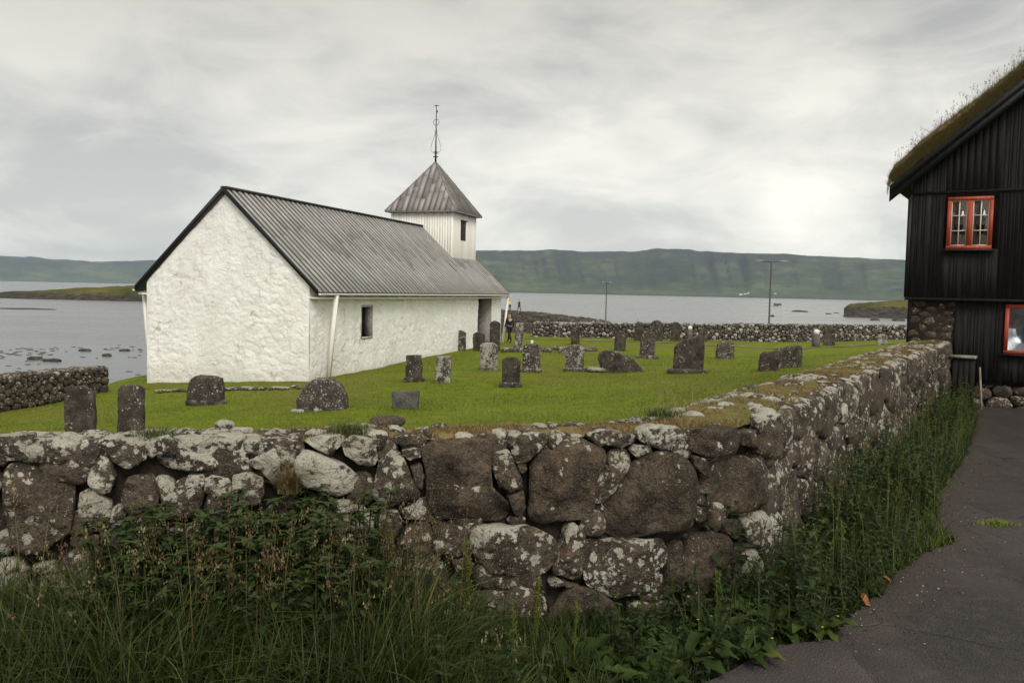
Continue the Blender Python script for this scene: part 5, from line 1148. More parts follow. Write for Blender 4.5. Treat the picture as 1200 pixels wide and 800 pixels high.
G(700, 755, 411, 436, -3.0, 'wedge', .16, .2, 'fallen dark wedge-shaped gravestone lying on a flat slab', th=.3, base=.0)
G(720, 733, 388, 411, -2.95, 'low', .12, .1, 'small dark gravestone behind the fallen wedge')
G(749, 767, 385, 420, -2.9, 'slant', .36, .2, 'tall brown slanting-topped gravestone on a plinth behind the fallen wedge', base=.15)
G(743.5, 754, 377, 396, -2.95, 'round', .08, .1, 'dark rounded gravestone near the far wall, leftmost of three in a row')
G(762, 776, 375, 397, -2.95, 'round', .10, .1, 'largest round-topped dark gravestone near the far wall, middle of three in a row')
G(786, 797, 377, 397, -2.95, 'round', .08, .1, 'dark round-topped gravestone near the far wall, rightmost of three in a row')
G(788, 824, 393, 437, -3.0, 'slant', .14, .1, 'big broad brown gravestone with a sloping top on a flat plinth', base=.16, th=.22)
G(818, 829, 385, 400, -2.95, 'flat', .2, .2, 'dark gravestone partly hidden behind the big broad brown one')
G(839, 860, 400, 420, -2.95, 'block', .40, .3, 'short wide gravestone capped with white lichen, right of the big brown one', th=.4)
G(889, 911, 412, 440, 0, 'block', .12, .2, 'dark rounded headstone half behind the wall, before a larger mottled one', behind=30.5, th=.35)
G(904, 938, 404, 440, 0, 'slant', .42, .6, 'large mottled grey headstone behind the wall, beside the dark rounded one', behind=32.5, th=.4, yaw=.2)
G(965, 978, 383, 405, -2.95, 'point', .14, .2, 'dark pointed gravestone near the far wall beside the ball-topped pillar')
p = at_z(722, 436, -2.98); gzp = float(ground_z(p[0], p[1])); m = MB(); rock(m, (0, 0, 0.06), (1.05, 0.35, 0.10), .85, .6, 5, True, .1, 1.2); o = m.build('grave_slab', MAT['grave'], smooth=True); o.location = (p[0] - 0.1, p[1] - 0.1, gzp); tag(o, 'flat pale-edged stone slab under the fallen dark wedge gravestone', 'grave slab')
p = at_z(622.5, 436, -3.0); tz = at_y(622, 402, p[1])[2]; m = MB(); rock(m, (0, 0, 0.05), (0.055, 0.055, 0.075), 1, 1, 3, True, .1); o = m.build('pebble', MAT['white'], smooth=True); o.location = (p[0], p[1], tz - 0.01); tag(o, 'white pebble set on top of a speckled gravestone', 'stone')
def ball_pillar(px, pyt, pyb, w_, label):
    p = at_z(px, pyb, -2.95); p = at_y(px, pyb, min(p[1], 54.8)); top = at_y(px, pyt, p[1])[2]; gz_ = float(ground_z(p[0], p[1])); h = top - gz_; g = thing('gate_pillar', label, 'pillar', (p[0], p[1], gz_), 0, 'ball-topped pillars near the far wall')
    m = MB(); r = w_ * 0.5; m.box(-r, r, -r, r, -0.2, h - r * 1.7, tone=0.5, lic=0.25); m.build('shaft', MAT['slate'], parent=g)
    m = MB(); rock(m, (0, 0, h - r), (r * 0.95,) * 3, 1, 1, 2, True, 0.03, 0); m.build('ball', MAT['white'], parent=g, smooth=True)
ball_pillar(808, 381.5, 397, 0.30, 'white ball-topped pillar before the far wall, left of a dark gravestone')
ball_pillar(956, 385.5, 408, 0.36, 'grey pillar with a white ball beside the dark pointed gravestone')
G(1028, 1039, 391, 408, 0, 'round', .9, 1., 'small whitish gravestone by the far wall near the black house', behind=50, mat='slate')
for k, (a, b, sx) in enumerate([(656, 409, .45), (671, 411, .55), (688, 410, .5), (664, 413, .4), (604, 412, .7), (640, 411, .3)]):
    p = at_z(a, b, -2.95); m = MB(); rock(m, (0, 0, 0.08), (sx, 0.28, 0.14), random.uniform(.3, .8), random.random(), k * 3.3, True, .25)
    o = m.build('kerb_stone', MAT['grave'], smooth=True); o.location = (p[0], p[1], float(ground_z(p[0], p[1])))
    tag(o, 'low rough kerb stone set in the grass among the far graves', 'stone', 'kerb stones of an old grave')
for k, (a, b, sx) in enumerate([(345, 480, .10), (352, 481, .12), (371, 481, .08), (378, 480.5, .07), (396, 481, .06)]):
    p = at_z(a, b, -3.2); m = MB(); rock(m, (0, 0, 0.03), (sx, sx * 0.8, 0.06), 1, 1, k * 5.1, False, .2); o = m.build('pale_stone', MAT['grave'], smooth=True); o.location = (p[0], p[1], float(ground_z(p[0], p[1])))
    tag(o, 'small pale stone in the grass at the foot of the humped boulder gravestone', 'stone', 'pale stones round the humped boulder')
for k in range(26):
    t_ = (k + random.uniform(-.4, .4)) / 25; a, b = 185 + 165 * t_, 454.5 + 7 * t_; p = at_z(a, b + random.uniform(-1, 1), -3.5); m = MB(); rock(m, (0, 0, 0.03), (random.uniform(.08, .32), random.uniform(.08, .16), .05), random.uniform(.4, .9), .8, k * 2.7, False, .3)
    o = m.build('apron_stone', MAT['wall_far'], smooth=True); o.location = (p[0], p[1], float(ground_z(p[0], p[1])) + 0.02); tag(o, 'pale flat stone in the edging row below the church gable', 'stone', 'pale edging stones below the gable')

# ------------------------------------------------------------------ lawn
def scatter_lawn(n, y0_, y1_, pw):
    yy = y0_ + (y1_ - y0_) * rng.random(n) ** pw; xx = yy * rng.uniform(-0.64, 0.44, n); d = signed_in(xx, yy); k = (d > 1.0) & (xx > -14.6)
    xx, yy = xx[k], yy[k]; lx = (xx - CH0[0]) * math.cos(CAZ) - (yy - CH0[1]) * math.sin(CAZ); ly = (xx - CH0[0]) * math.sin(CAZ) + (yy - CH0[1]) * math.cos(CAZ)
    k = ~((lx < 0.08) & (lx > -7.1) & (ly > -0.08)); return xx[k], yy[k]
xx, yy = scatter_lawn(150000, 13, 42, 1.25); n = len(xx)
pt = fbm(P3(xx * 0.5, yy * 0.5), 91, 3); tall = np.clip(pt, -0.5, 1)
blade_obj('lawn_grass', n, xx, yy, ground_z(xx, yy) - 0.01, rng.uniform(0.035, 0.085, n) * (1 + 0.6 * tall), rng.uniform(0.008, 0.016, n), rng.uniform(0.2, 1.2, n),
          np.clip(0.45 + 0.35 * fbm(P3(xx * 0.8, yy * 0.8), 93, 3) + 0.45 * fbm(P3(xx * 0.22, yy * 0.3), 97, 2) + rng.uniform(-0.28, 0.28, n), 0, 1), MAT['lawnblade'], segs=2)
tf = [o for o in bpy.data.objects if o.name.split('.')[0] in ('gravestone', 'gate_pillar', 'kerb_stone', 'grave_slab')]
TX = np.concatenate([np.full(150, o.location.x) for o in tf]); TY_ = np.concatenate([np.full(150, o.location.y) for o in tf]); n = len(TX); a = rng.uniform(0, 6.283, n); r_ = rng.uniform(0.12, 0.62, n)
xx, yy = TX + np.cos(a) * r_ * 1.1, TY_ + np.sin(a) * r_ * 0.55
blade_obj('tufts_round_graves', n, xx, yy, ground_z(xx, yy) - 0.01, rng.uniform(0.08, 0.26, n) * np.interp(r_, [0.12, 0.62], [1.1, 0.6]), rng.uniform(0.008, 0.016, n), rng.uniform(0.2, 1.1, n), rng.uniform(0.1, 0.9, n), MAT['lawnblade'], segs=3)
n = 16000; yy = 14 + 28 * rng.random(n); xx = yy * rng.uniform(-0.64, 0.44, n); k = (signed_in(xx, yy) > 1.0) & (xx > -14.6) & (fbm(P3(xx * 0.9, yy * 0.9), 95, 3) > 0.16)
lx = (xx - CH0[0]) * math.cos(CAZ) - (yy - CH0[1]) * math.sin(CAZ); ly = (xx - CH0[0]) * math.sin(CAZ) + (yy - CH0[1]) * math.cos(CAZ); k &= ~((lx < 0.1) & (lx > -7.1) & (ly > -0.1)); xx, yy = xx[k], yy[k]; n = len(xx)
blade_obj('longer_lawn_tufts', n, xx, yy, ground_z(xx, yy) - 0.01, rng.uniform(0.09, 0.20, n), rng.uniform(0.008, 0.015, n), rng.uniform(0.3, 1.3, n), rng.uniform(0.25, 1.0, n), MAT['lawnblade'], segs=3)
# taller pale stalks behind the wall corner
n = 90; P = np.array([at_y(rng.uniform(775, 820), 470, 14) for _ in range(n)]); px = P[:, 0] + rng.normal(0, 0.25, n); py = 13.2 + rng.uniform(-1.2, 1.2, n)
hh = rng.uniform(0.6, 1.05, n); blade_obj('pale_grass_stalks', n, px, py, ground_z(px, py), hh, rng.uniform(0.006, 0.012, n), rng.uniform(0.1, 0.5, n), rng.uniform(0.5, 1, n), MAT['seed'])

# ------------------------------------------------------------------ verge plants
def verge_xy(n, smin, smax, dmin, dmax, pw=1.0):
    s_ = rng.uniform(smin, smax, n); x, y, nx, ny = path_at(s_); d = dmin + (dmax - dmin) * rng.random(n) ** pw; return x + nx * d, y + ny * d, s_, d
SL = wall_uv(-60, 600)[0]
def on_verge(x, y): return x < lane_edge(y) + 0.02
def vz(x, y): return ground_z(x, y, False)
# tall grass, left part
def grass_batch(name, n, smin, smax, dmin, dmax, h0, h1, w0, w1, l0, l1, t0, t1, mat='verge', pw=1.0, segs=5, clump=2.0, thr=-1.0, hf=None):
    x, y, s_, d = verge_xy(n, smin, smax, dmin, dmax, pw); k = on_verge(x, y) & (fbm(P3(x * clump, y * clump), 101, 2) > thr); x, y, s_, d = x[k], y[k], s_[k], d[k]; n = len(x)
    hh = rng.uniform(h0, h1, n) * (1 + 0.35 * fbm(P3(x * 1.7, y * 1.7), 103, 2))
    if hf is not None: hh *= hf(s_, d)
    return blade_obj(name, n, x, y, vz(x, y) - 0.02, hh, rng.uniform(w0, w1, n), rng.uniform(l0, l1, n), np.clip(rng.uniform(t0, t1, n) + 0.2 * fbm(P3(x * 1.1, y * 1.1), 107, 2), 0, 1), MAT[mat], segs=segs)
sA, sB, sC = wall_uv(120, 600)[0], wall_uv(430, 600)[0], wall_uv(560, 600)[0]
fade = lambda s_, d: np.interp(s_, [SL, sA, sB, sC, S1, S2], [1.6, 1.5, 1.45, 0.45, 0.22, 0.35])
grass_batch('verge_grass', 20000, SL, S1, 0.02, 1.5, 0.20, 0.56, 0.006, 0.012, 0.15, 0.95, 0.05, 0.75, hf=fade)
grass_batch('broad_grass_leaves', 2300, SL, sC, 0.05, 1.4, 0.28, 0.55, 0.014, 0.025, 0.35, 1.15, 0.45, 1.0, hf=fade, segs=7)
grass_batch('verge_undergrowth', 15000, SL, S2 + 8, 0.02, 1.7, 0.06, 0.17, 0.004, 0.009, 0.3, 1.4, 0.0, 0.5)
grass_batch('verge_grass_by_lane', 16000, S1, SEND - 0.3, 0.02, 1.9, 0.16, 0.50, 0.004, 0.009, 0.2, 1.2, 0.1, 0.75, pw=1.1, hf=lambda s_, d: np.interp(d, [0, 0.9, 1.6], [1.15, 0.85, 0.35]))
grass_batch('short_green_grass', 9000, S2 + 0.8, S2 + 5.5, 0.8, 2.4, 0.05, 0.16, 0.004, 0.008, 0.3, 1.2, 0.2, 0.6, mat='lawnblade')
# grass flowering stalks with panicles
def stalks(name, n, smin, smax, dmin, dmax, h0, h1, tone0, tone1, hf=None, spread=0.02, seeds=16, ln=0.13, mat='seed'):
    x, y, s_, d = verge_xy(n, smin, smax, dmin, dmax); k = on_verge(x, y); x, y, s_, d = x[k], y[k], s_[k], d[k]; n = len(x); hh = rng.uniform(h0, h1, n)
    if hf is not None: hh = hh * hf(s_, d)
    ln_ = rng.uniform(0.05, 0.45, n); az = rng.uniform(0, 6.28, n); z = vz(x, y)
    V1, F = blades(n, x, y, z, hh, np.full(n, 0.0035), ln_, None, 3, az=az)
    t = rng.uniform(1 - ln / np.repeat(hh, seeds), 1.0); H = np.repeat(hh, seeds); L_ = np.repeat(ln_, seeds); A = np.repeat(az, seeds)
    sx = np.repeat(x, seeds) + np.cos(A) * L_ * H * t ** 1.8 + rng.normal(0, spread, n * seeds) * (1.15 - t) * 3; sy = np.repeat(y, seeds) + np.sin(A) * L_ * H * t ** 1.8 + rng.normal(0, spread, n * seeds) * (1.15 - t) * 3
    sz = np.repeat(z, seeds) + H * (t - 0.33 * L_ * t ** 3)
    V2, F2 = blades(n * seeds, sx, sy, sz, rng.uniform(0.009, 0.020, n * seeds), rng.uniform(0.004, 0.0075, n * seeds), rng.uniform(0.2, 0.9, n * seeds), None, 3)
    V = np.concatenate([V1, V2]); tone = np.concatenate([rng.uniform(0.2, 0.6, n), np.repeat(rng.uniform(tone0, tone1, n), seeds)])
    batch_obj(name, V, F, MAT[mat], attrs={'tone': tone}, kind='stuff')
stalks('flowering_grass', 170, SL, sC, 0.05, 1.2, 0.50, 0.80, 0.0, 1.0, fade, 0.012)
stalks('rusty_seed_spikes', 150, sA, sB + 0.5, 0.05, 0.95, 0.70, 1.10, 0.0, 0.35, None, 0.016, 26, 0.24)
stalks('lane_seed_spikes', 330, S1 + 0.3, SEND - 0.5, 0.05, 1.1, 0.50, 0.92, 0.1, 0.75, None, 0.010, 30, 0.26, 'dockseed')
# nettles: square stems with pairs of toothed leaves
def nettle_proto(r, nodes=8, h=1.0):
    V, Fq, T = [], [], []; lx = r.uniform(-0.12, 0.12, 2)
    def leaf(c, az, L, wd, pitch_, tone):
        n_ = 6; b = len(V); t = np.linspace(0, 1, n_)
        prof = np.array([0.05, 0.36, 0.42, 0.30, 0.17, 0.01]) * wd * 2
        d = np.array([math.cos(az), math.sin(az), 0]); sd_ = np.array([-math.sin(az), math.cos(az), 0])
        for i in range(n_):
            o_ = np.array(c) + d * L * t[i] + np.array([0, 0, L * (math.sin(pitch_) * t[i] - 0.55 * t[i] ** 2)])
            saw = 1 + (0.18 if i % 2 else -0.12)
            for k_ in (-1, 0, 1): V.append(o_ + sd_ * k_ * prof[i] * saw * 0.5 + np.array([0, 0, 0.10 * L * abs(k_) * 0.5])); T.append(tone)
        for i in range(n_ - 1):
            for k_ in (0, 1): Fq.append((b + i * 3 + k_, b + i * 3 + k_ + 1, b + (i + 1) * 3 + k_ + 1, b + (i + 1) * 3 + k_))
    for k in range(nodes):
        t = (k + 1.2) / (nodes + 0.4); c = (lx[0] * t ** 2, lx[1] * t ** 2, h * t); L = h * (0.17 - 0.10 * t ** 2) * r.uniform(0.85, 1.2)
        for j in (0, 1): leaf(c, (k % 2) * math.pi / 2 + j * math.pi + r.uniform(-0.4, 0.4), L, L * 0.62, r.uniform(0.1, 0.6), np.clip(0.25 + 0.55 * t + r.uniform(-0.15, 0.15), 0, 1))
    for j in range(5): leaf((lx[0], lx[1], h * 0.985), j * 1.257 + r.uniform(-.3, .3), h * r.uniform(0.05, 0.085), h * 0.035, r.uniform(0.3, 1.0), 0.85)
    b = len(V); w_ = 0.005
    for t in (0, 0.33, 0.66, 0.985):
        for a in (0, 2.1, 4.2): V.append(np.array([lx[0] * t * t + w_ * math.cos(a), lx[1] * t * t + w_ * math.sin(a), h * t])); T.append(0.3)
    for i in range(3):
        for j in range(3): Fq.append((b + i * 3 + j, b + i * 3 + (j + 1) % 3, b + (i + 1) * 3 + (j + 1) % 3, b + (i + 1) * 3 + j))
    return np.array(V), Fq, np.array(T)
NP = [nettle_proto(np.random.default_rng(k)) for k in range(5)]
def plant_mass(name, protos, x, y, z, sc, mat, dt=None):
    allV, allT = [], []
    Vs, Ts, F0 = [], [], None
    per = rng.integers(0, len(protos), len(x))
    m_v, m_f, m_t, off = [], [], [], 0
    for k, (V, F, T) in enumerate(protos):
        idx = np.where(per == k)[0]
        if not len(idx): continue
        a = rng.uniform(0, 6.28, len(idx)); c_, s_ = np.cos(a)[:, None], np.sin(a)[:, None]; S = sc[idx][:, None]
        lean = rng.normal(0, 0.12, (len(idx), 2))
        vx = (V[:, 0] * c_ - V[:, 1] * s_) * S + lean[:, :1] * V[:, 2] * S + x[idx][:, None]; vy = (V[:, 0] * s_ + V[:, 1] * c_) * S + lean[:, 1:] * V[:, 2] * S + y[idx][:, None]; vz_ = V[:, 2] * S + z[idx][:, None]
        P = np.stack([vx, vy, vz_], -1).reshape(-1, 3); m_v.append(P); Fa = np.asarray(F)
        m_f.append((Fa[None] + (np.arange(len(idx)) * len(V))[:, None, None]).reshape(-1, 4) + off); off += len(P)
        t_ = T[None] + (rng.uniform(-0.2, 0.2, len(idx)))[:, None]; m_t.append(np.clip(t_, 0, 1).ravel())
    me = bpy.data.meshes.new(name); Fq = np.concatenate(m_f); mesh_from(me, np.concatenate(m_v), Fq.ravel(), np.full(len(Fq), 4, np.int32))
    me.attributes.new('tone', 'FLOAT', 'POINT').data.foreach_set('value', np.concatenate(m_t).astype(np.float32))
    return finish(me, name, mat, None, None, True, 'stuff')
def nettles(name, n, smin, smax, dmin, dmax, h0, h1, thr=-0.2, hf=None):
    x, y, s_, d = verge_xy(n, smin, smax, dmin, dmax); k = on_verge(x, y) & (fbm(P3(x * 1.6, y * 1.6), 111, 2) > thr); x, y, s_, d = x[k], y[k], s_[k], d[k]; h = rng.uniform(h0, h1, len(x))
    if hf is not None: h = h * hf(s_, d)
    plant_mass(name, NP, x, y, vz(x, y) - 0.02, h, MAT['nettle'])
s300, s210 = wall_uv(310, 600)[0], wall_uv(190, 600)[0]
nettles('nettle_patch', 430, wall_uv(135, 600)[0], sB, 0.06, 0.85, 0.68, 1.02, -1, lambda s_, d: np.interp(d, [0, 0.4, 0.9], [1.0, 0.95, 0.65]))
nettles('low_herbs', 420, SL, sC, 0.1, 1.5, 0.25, 0.5, -0.1)
nettles('nettles_by_lane', 1000, S1 + 0.35, SEND - 0.3, 0.06, 1.25, 0.36, 0.85, -0.08, lambda s_, d: np.interp(d, [0, 0.6, 1.3], [1.05, 0.85, 0.45]))
nettles('corner_herbs', 260, S1 - 0.6, S2 + 2.0, 0.1, 1.3, 0.22, 0.42, -0.6)

# docks: each plant a thing with its own leaves and seed spikes
def dock_mesh(r, nl, L, spikes, dead=0):
    lv, sp = MB(), MB(); de = MB()
    def leaf(m, az, L, wd, pitch_, curl, tone, base=(0, 0, 0)):
        n_ = 9; t = np.linspace(0, 1, n_); d = np.array([math.cos(az), math.sin(az), 0]); sd_ = np.array([-math.sin(az), math.cos(az), 0]); prof = np.where(t < 0.18, 0.06, np.sin(np.clip((t - 0.12) / 0.9, 0, 1) * math.pi) ** 0.6) * wd + 0.003
        V = []
        for i in range(n_):
            o_ = np.array(base) + d * L * (t[i] - 0.15 * curl * t[i] ** 2) + np.array([0, 0, L * (math.sin(pitch_) * t[i] - curl * t[i] ** 2.2)])
            for k_ in (-1, -0.5, 0, 0.5, 1): V.append(o_ + sd_ * k_ * prof[i] * 0.5 + np.array([0, 0, prof[i] * (0.22 * abs(k_) + 0.20 * abs(k_) * math.sin(i * 2.1 + k_ * 2 + az))]))
        m.add(V, [(i * 5 + k_, i * 5 + k_ + 1, (i + 1) * 5 + k_ + 1, (i + 1) * 5 + k_) for i in range(n_ - 1) for k_ in range(4)], tone=tone)
    for k in range(nl): leaf(lv, k * 2.4 + r.uniform(-0.3, 0.3), L * r.uniform(0.65, 1.1), L * r.uniform(0.20, 0.29), r.uniform(0.5, 1.2), r.uniform(0.35, 0.85), np.clip(r.normal(0.45, 0.28), 0, 0.97))
    for k in range(dead): leaf(de, r.uniform(0, 6.28), L * 0.8, L * 0.24, 0.25, 0.5, 0.5)
    for k in range(spikes):
        h = r.uniform(0.5, 0.8) * L * 2.6; lean = r.normal(0, 0.07, 2); n_ = 10; P = [(lean[0] * h * t * t, lean[1] * h * t * t, h * t) for t in np.linspace(0, 1, n_)]; sp.tube(P, np.linspace(0.007, 0.003, n_), 5, tone=0.2)
        for br in range(r.integers(4, 8)):
            t0 = r.uniform(0.35, 0.9); az = r.uniform(0, 6.28); bl = h * r.uniform(0.15, 0.3) * (1.1 - t0 * 0.5)
            for i in range(26):
                u = r.random(); c = np.array([lean[0] * h * t0 ** 2 + math.cos(az) * bl * 0.28 * u, lean[1] * h * t0 ** 2 + math.sin(az) * bl * 0.28 * u, h * t0 + bl * u]) + r.normal(0, 0.005, 3); e_ = 0.0065
                a = r.uniform(0, 6.28); ca, sa = math.cos(a) * e_, math.sin(a) * e_
                sp.add([c + (ca, sa, 0), c + (0, 0, e_), c + (-ca, -sa, 0), c + (0, 0, -e_)], [(0, 1, 2, 3)], tone=np.clip(r.normal(0.45, 0.2), 0, 1))
    return lv, sp, de
DOCKS = [ # px, py of the root on the ground, leaf length, leaves, spikes, dead leaves, label
 (545, 748, .34, 11, 4, 1, 'dock plant with a tight yellow-green seed spike before the speckled stones'),
 (628, 770, .30, 9, 2, 0, 'dock plant with one tall ragged seed spike under the wall, right of the first spike'),
 (672, 790, .32, 12, 1, 0, 'broad low dock with upright leaves below the big brown boulders'),
 (735, 785, .34, 12, 0, 0, 'leafy dock spreading at the wall foot below the white-crusted block'),
 (800, 775, .36, 13, 0, 0, 'large dock rosette under the wall corner, next to the lane'),
 (866, 772, .34, 11, 0, 0, 'dock whose long leaf hangs down onto the pale asphalt'),
 (905, 735, .40, 12, 0, 0, 'dock with a long flat leaf pointing to the lane, by the wall corner'),
 (950, 742, .30, 10, 0, 1, 'dock with a withered orange leaf at the lane edge'),
 (600, 800, .30, 10, 1, 1, 'dock at the bottom of the picture with a brown withered leaf'),
 (470, 790, .30, 9, 2, 0, 'dock with seed spikes in the long grass'),
 (840, 745, .30, 9, 1, 0, 'dock with a short seed spike close under the wall corner'),
 (985, 690, .32, 10, 1, 0, 'dock among the nettles by the lane'),
 (700, 812, .30, 11, 0, 0, 'low dock at the bottom edge below the broad dock'),
 (770, 812, .30, 11, 0, 0, 'low dock at the bottom edge left of the asphalt'),
]
for k, (a, b, L, nl, ns, nd, label) in enumerate(DOCKS):
    p = at_z(a, b, -2.16); x0_, y0_ = p[0], p[1]
    d_in = signed_in(x0_, y0_)
    if d_in > -0.12:
        x0_ += (d_in + 0.2) * D1[1]; y0_ -= (d_in + 0.2) * D1[0]
    r = np.random.default_rng(300 + k); lv, sp, de = dock_mesh(r, nl + 5, L * 1.0, ns, nd); g = thing('dock_plant', label, 'plant', (x0_, y0_, float(vz(x0_, y0_)) - 0.02), r.uniform(0, 6), 'dock plants at the foot of the wall')
    lv.build('leaves', MAT['dock'], parent=g, smooth=True)
    if ns: sp.build('seed_spikes', MAT['dockseed'], parent=g)
    if nd: de.build('withered_leaf', MAT['orange'], parent=g, smooth=True)
n = 1500; gy_ = 3.4 + 9 * rng.random(n) ** 1.4; gx_ = lane_edge(gy_) + 0.02 + np.abs(rng.normal(0, 0.35, n)) * np.where(rng.random(n) < 0.3, 4, 1); gb = MB(); gz_ = lane_z(gx_, gy_)
for i in range(n): rock(gb, (gx_[i], gy_[i], gz_[i] + 0.002), np.array([1, 0.8, 0.6]) * random.uniform(0.003, 0.009), random.random() * 0.5, random.random(), i, False, 0.2)
gb.build('loose_grit', MAT['wall'], kind='stuff')
# leaves dropped on the lane, buttercups, tuft in the asphalt
def flat_leaf(px, py, L, label):
    p = at_z(px, py, -2.15); m = MB(); n_ = 8; V = []
    for i in range(n_):
        t = i / (n_ - 1); wd = 0.22 * L * math.sin(math.pi * min(1, t * 0.95 + 0.04)) ** 0.7 + 0.004
        for k_ in (-1, 0, 1): V.append((L * (t - 0.5), k_ * wd, 0.02 + 0.03 * math.sin(t * 5) + 0.02 * abs(k_)))
    m.add(V, [(i * 3 + k_, i * 3 + k_ + 1, (i + 1) * 3 + k_ + 1, (i + 1) * 3 + k_) for i in range(n_ - 1) for k_ in (0, 1)], tone=0.2); o = m.build('dead_leaf', MAT['orange'], smooth=True)
    o.location = (p[0], p[1], float(lane_z(p[0], p[1])) + 0.01); o.rotation_euler = (0.1, 0.1, random.uniform(0, 6)); tag(o, label, 'leaf')
flat_leaf(1032, 686, 0.14, 'yellowed leaf lying at the edge of the asphalt lane'); flat_leaf(1012, 709, 0.10, 'brown curled leaf on the asphalt, nearer the dock with the withered leaf')
p = at_z(1168, 618, -2.2); n = 500; r_ = np.abs(rng.normal(0, 0.07, n)); a = rng.uniform(0, 6.28, n); x, y = p[0] + r_ * np.cos(a) * 1.6, p[1] + r_ * np.sin(a)
V, F = blades(n, x, y, lane_z(x, y), rng.uniform(0.02, 0.055, n), rng.uniform(0.004, 0.007, n), rng.uniform(0.4, 1.3, n), None, 3)
o = batch_obj('grass_tuft', V, F, MAT['lawnblade'], attrs={'tone': rng.uniform(0.3, 0.8, n)}, loc=(p[0], p[1], float(lane_z(p[0], p[1])))); tag(o, 'small green grass tuft growing through the asphalt lane', 'grass tuft')
s0, z0 = wall_uv(337, 575); x0, y0, nx, ny = path_at(s0); n = 500; x = x0 + nx * 0.05 + rng.normal(0, 0.022, n); y = y0 + ny * 0.05 + rng.normal(0, 0.022, n)
V, F = blades(n, x, y, np.full(n, z0), rng.uniform(0.06, 0.22, n), rng.uniform(0.002, 0.004, n), rng.uniform(0.1, 1.3, n), None, 4)
o = batch_obj('dry_grass_tuft', V, F, MAT['dry'], attrs={'tone': rng.uniform(0, 1, n)}, loc=(float(x0), float(y0), z0)); tag(o, 'brown dry grass tuft growing from a gap in the wall below the church corner', 'grass tuft')
for k, (a, b) in enumerate([(942, 722), (982, 722), (834, 722), (905, 748), (964, 735), (818, 726)]):
    p = at_z(a, b, -2.03); m = MB(); m.tube([(0, 0, -0.14), (0.004, 0, -0.06), (0, 0, 0)], 0.0015, 5, tone=0.5); o_ = thing('buttercup', 'tiny yellow flower in the green herbs by the wall corner', 'flower', p, 0, 'yellow flowers at the verge')
    m.build('stem', MAT['dock'], parent=o_); m = MB()
    for j in range(5):
        t = j * 1.2566; c, s_ = math.cos(t), math.sin(t); m.add([(0, 0, 0), (0.007 * c - 0.004 * s_, 0.007 * s_ + 0.004 * c, 0.004), (0.010 * c, 0.010 * s_, 0.006), (0.007 * c + 0.004 * s_, 0.007 * s_ - 0.004 * c, 0.004)], [(0, 3, 2, 1)], tone=0.5)
    m.build('petals', MAT['petal'], parent=o_)
# tufts on the wall top
for (a, b, nn, mm, label) in ((176, 512, 260, 'verge', 'green grass tuft on the wall top at the left, above rounded stones'), (412, 508, 380, 'verge', 'greenish grass tuft on the wall top, left of the dark flat lump'), (838, 478, 420, 'verge', 'green tuft in the orange moss on the wall corner')):
    s0, z0 = wall_uv(a, b); q = 0.12 if a < 800 else 0.55; x0, y0, nx, ny = path_at(s0); x0, y0 = x0 - nx * q, y0 - ny * q; x = x0 + rng.normal(0, 0.06, nn); y = y0 + rng.normal(0, 0.05, nn)
    V, F = blades(nn, x, y, np.full(nn, TOPZ - 0.01), rng.uniform(0.03, 0.09, nn), rng.uniform(0.002, 0.005, nn), rng.uniform(0.2, 1.0, nn), None, 3)
    o = batch_obj('grass_tuft', V, F, MAT[mm], attrs={'tone': rng.uniform(0.5, 1, nn)}, loc=(float(x0), float(y0), TOPZ)); tag(o, label, 'grass tuft')

# ------------------------------------------------------------------ people
def skin_mesh(name, joints, edges, mat, parent):
    import bmesh
    names = list(joints); me = bpy.data.meshes.new(name); me.from_pydata([joints[k][:3] for k in names], [(names.index(a), names.index(b)) for a, b in edges], [])
    o = bpy.data.objects.new(name, me); COL.objects.link(o); md = o.modifiers.new('skin', 'SKIN'); sk = me.skin_vertices[0].data if me.skin_vertices else None
    if sk is None:
        bm = bmesh.new(); bm.from_mesh(me); bm.verts.layers.skin.verify(); bm.to_mesh(me); bm.free(); sk = me.skin_vertices[0].data
    for i, k in enumerate(names):
        rr = joints[k][3]; sk[i].radius = rr if isinstance(rr, tuple) else (rr, rr); sk[i].use_root = (i == 0)
    o.modifiers.new('sub', 'SUBSURF').levels = 2; o.modifiers['sub'].render_levels = 2
    dg = bpy.context.evaluated_depsgraph_get(); m2 = bpy.data.meshes.new_from_object(o.evaluated_get(dg)); o.modifiers.clear(); o.data = m2; bpy.data.meshes.remove(me)
    m2.name = name; m2.materials.clear(); m2.materials.append(mat); m2.polygons.foreach_set('use_smooth', np.ones(len(m2.polygons), bool)); o.parent = parent; return o
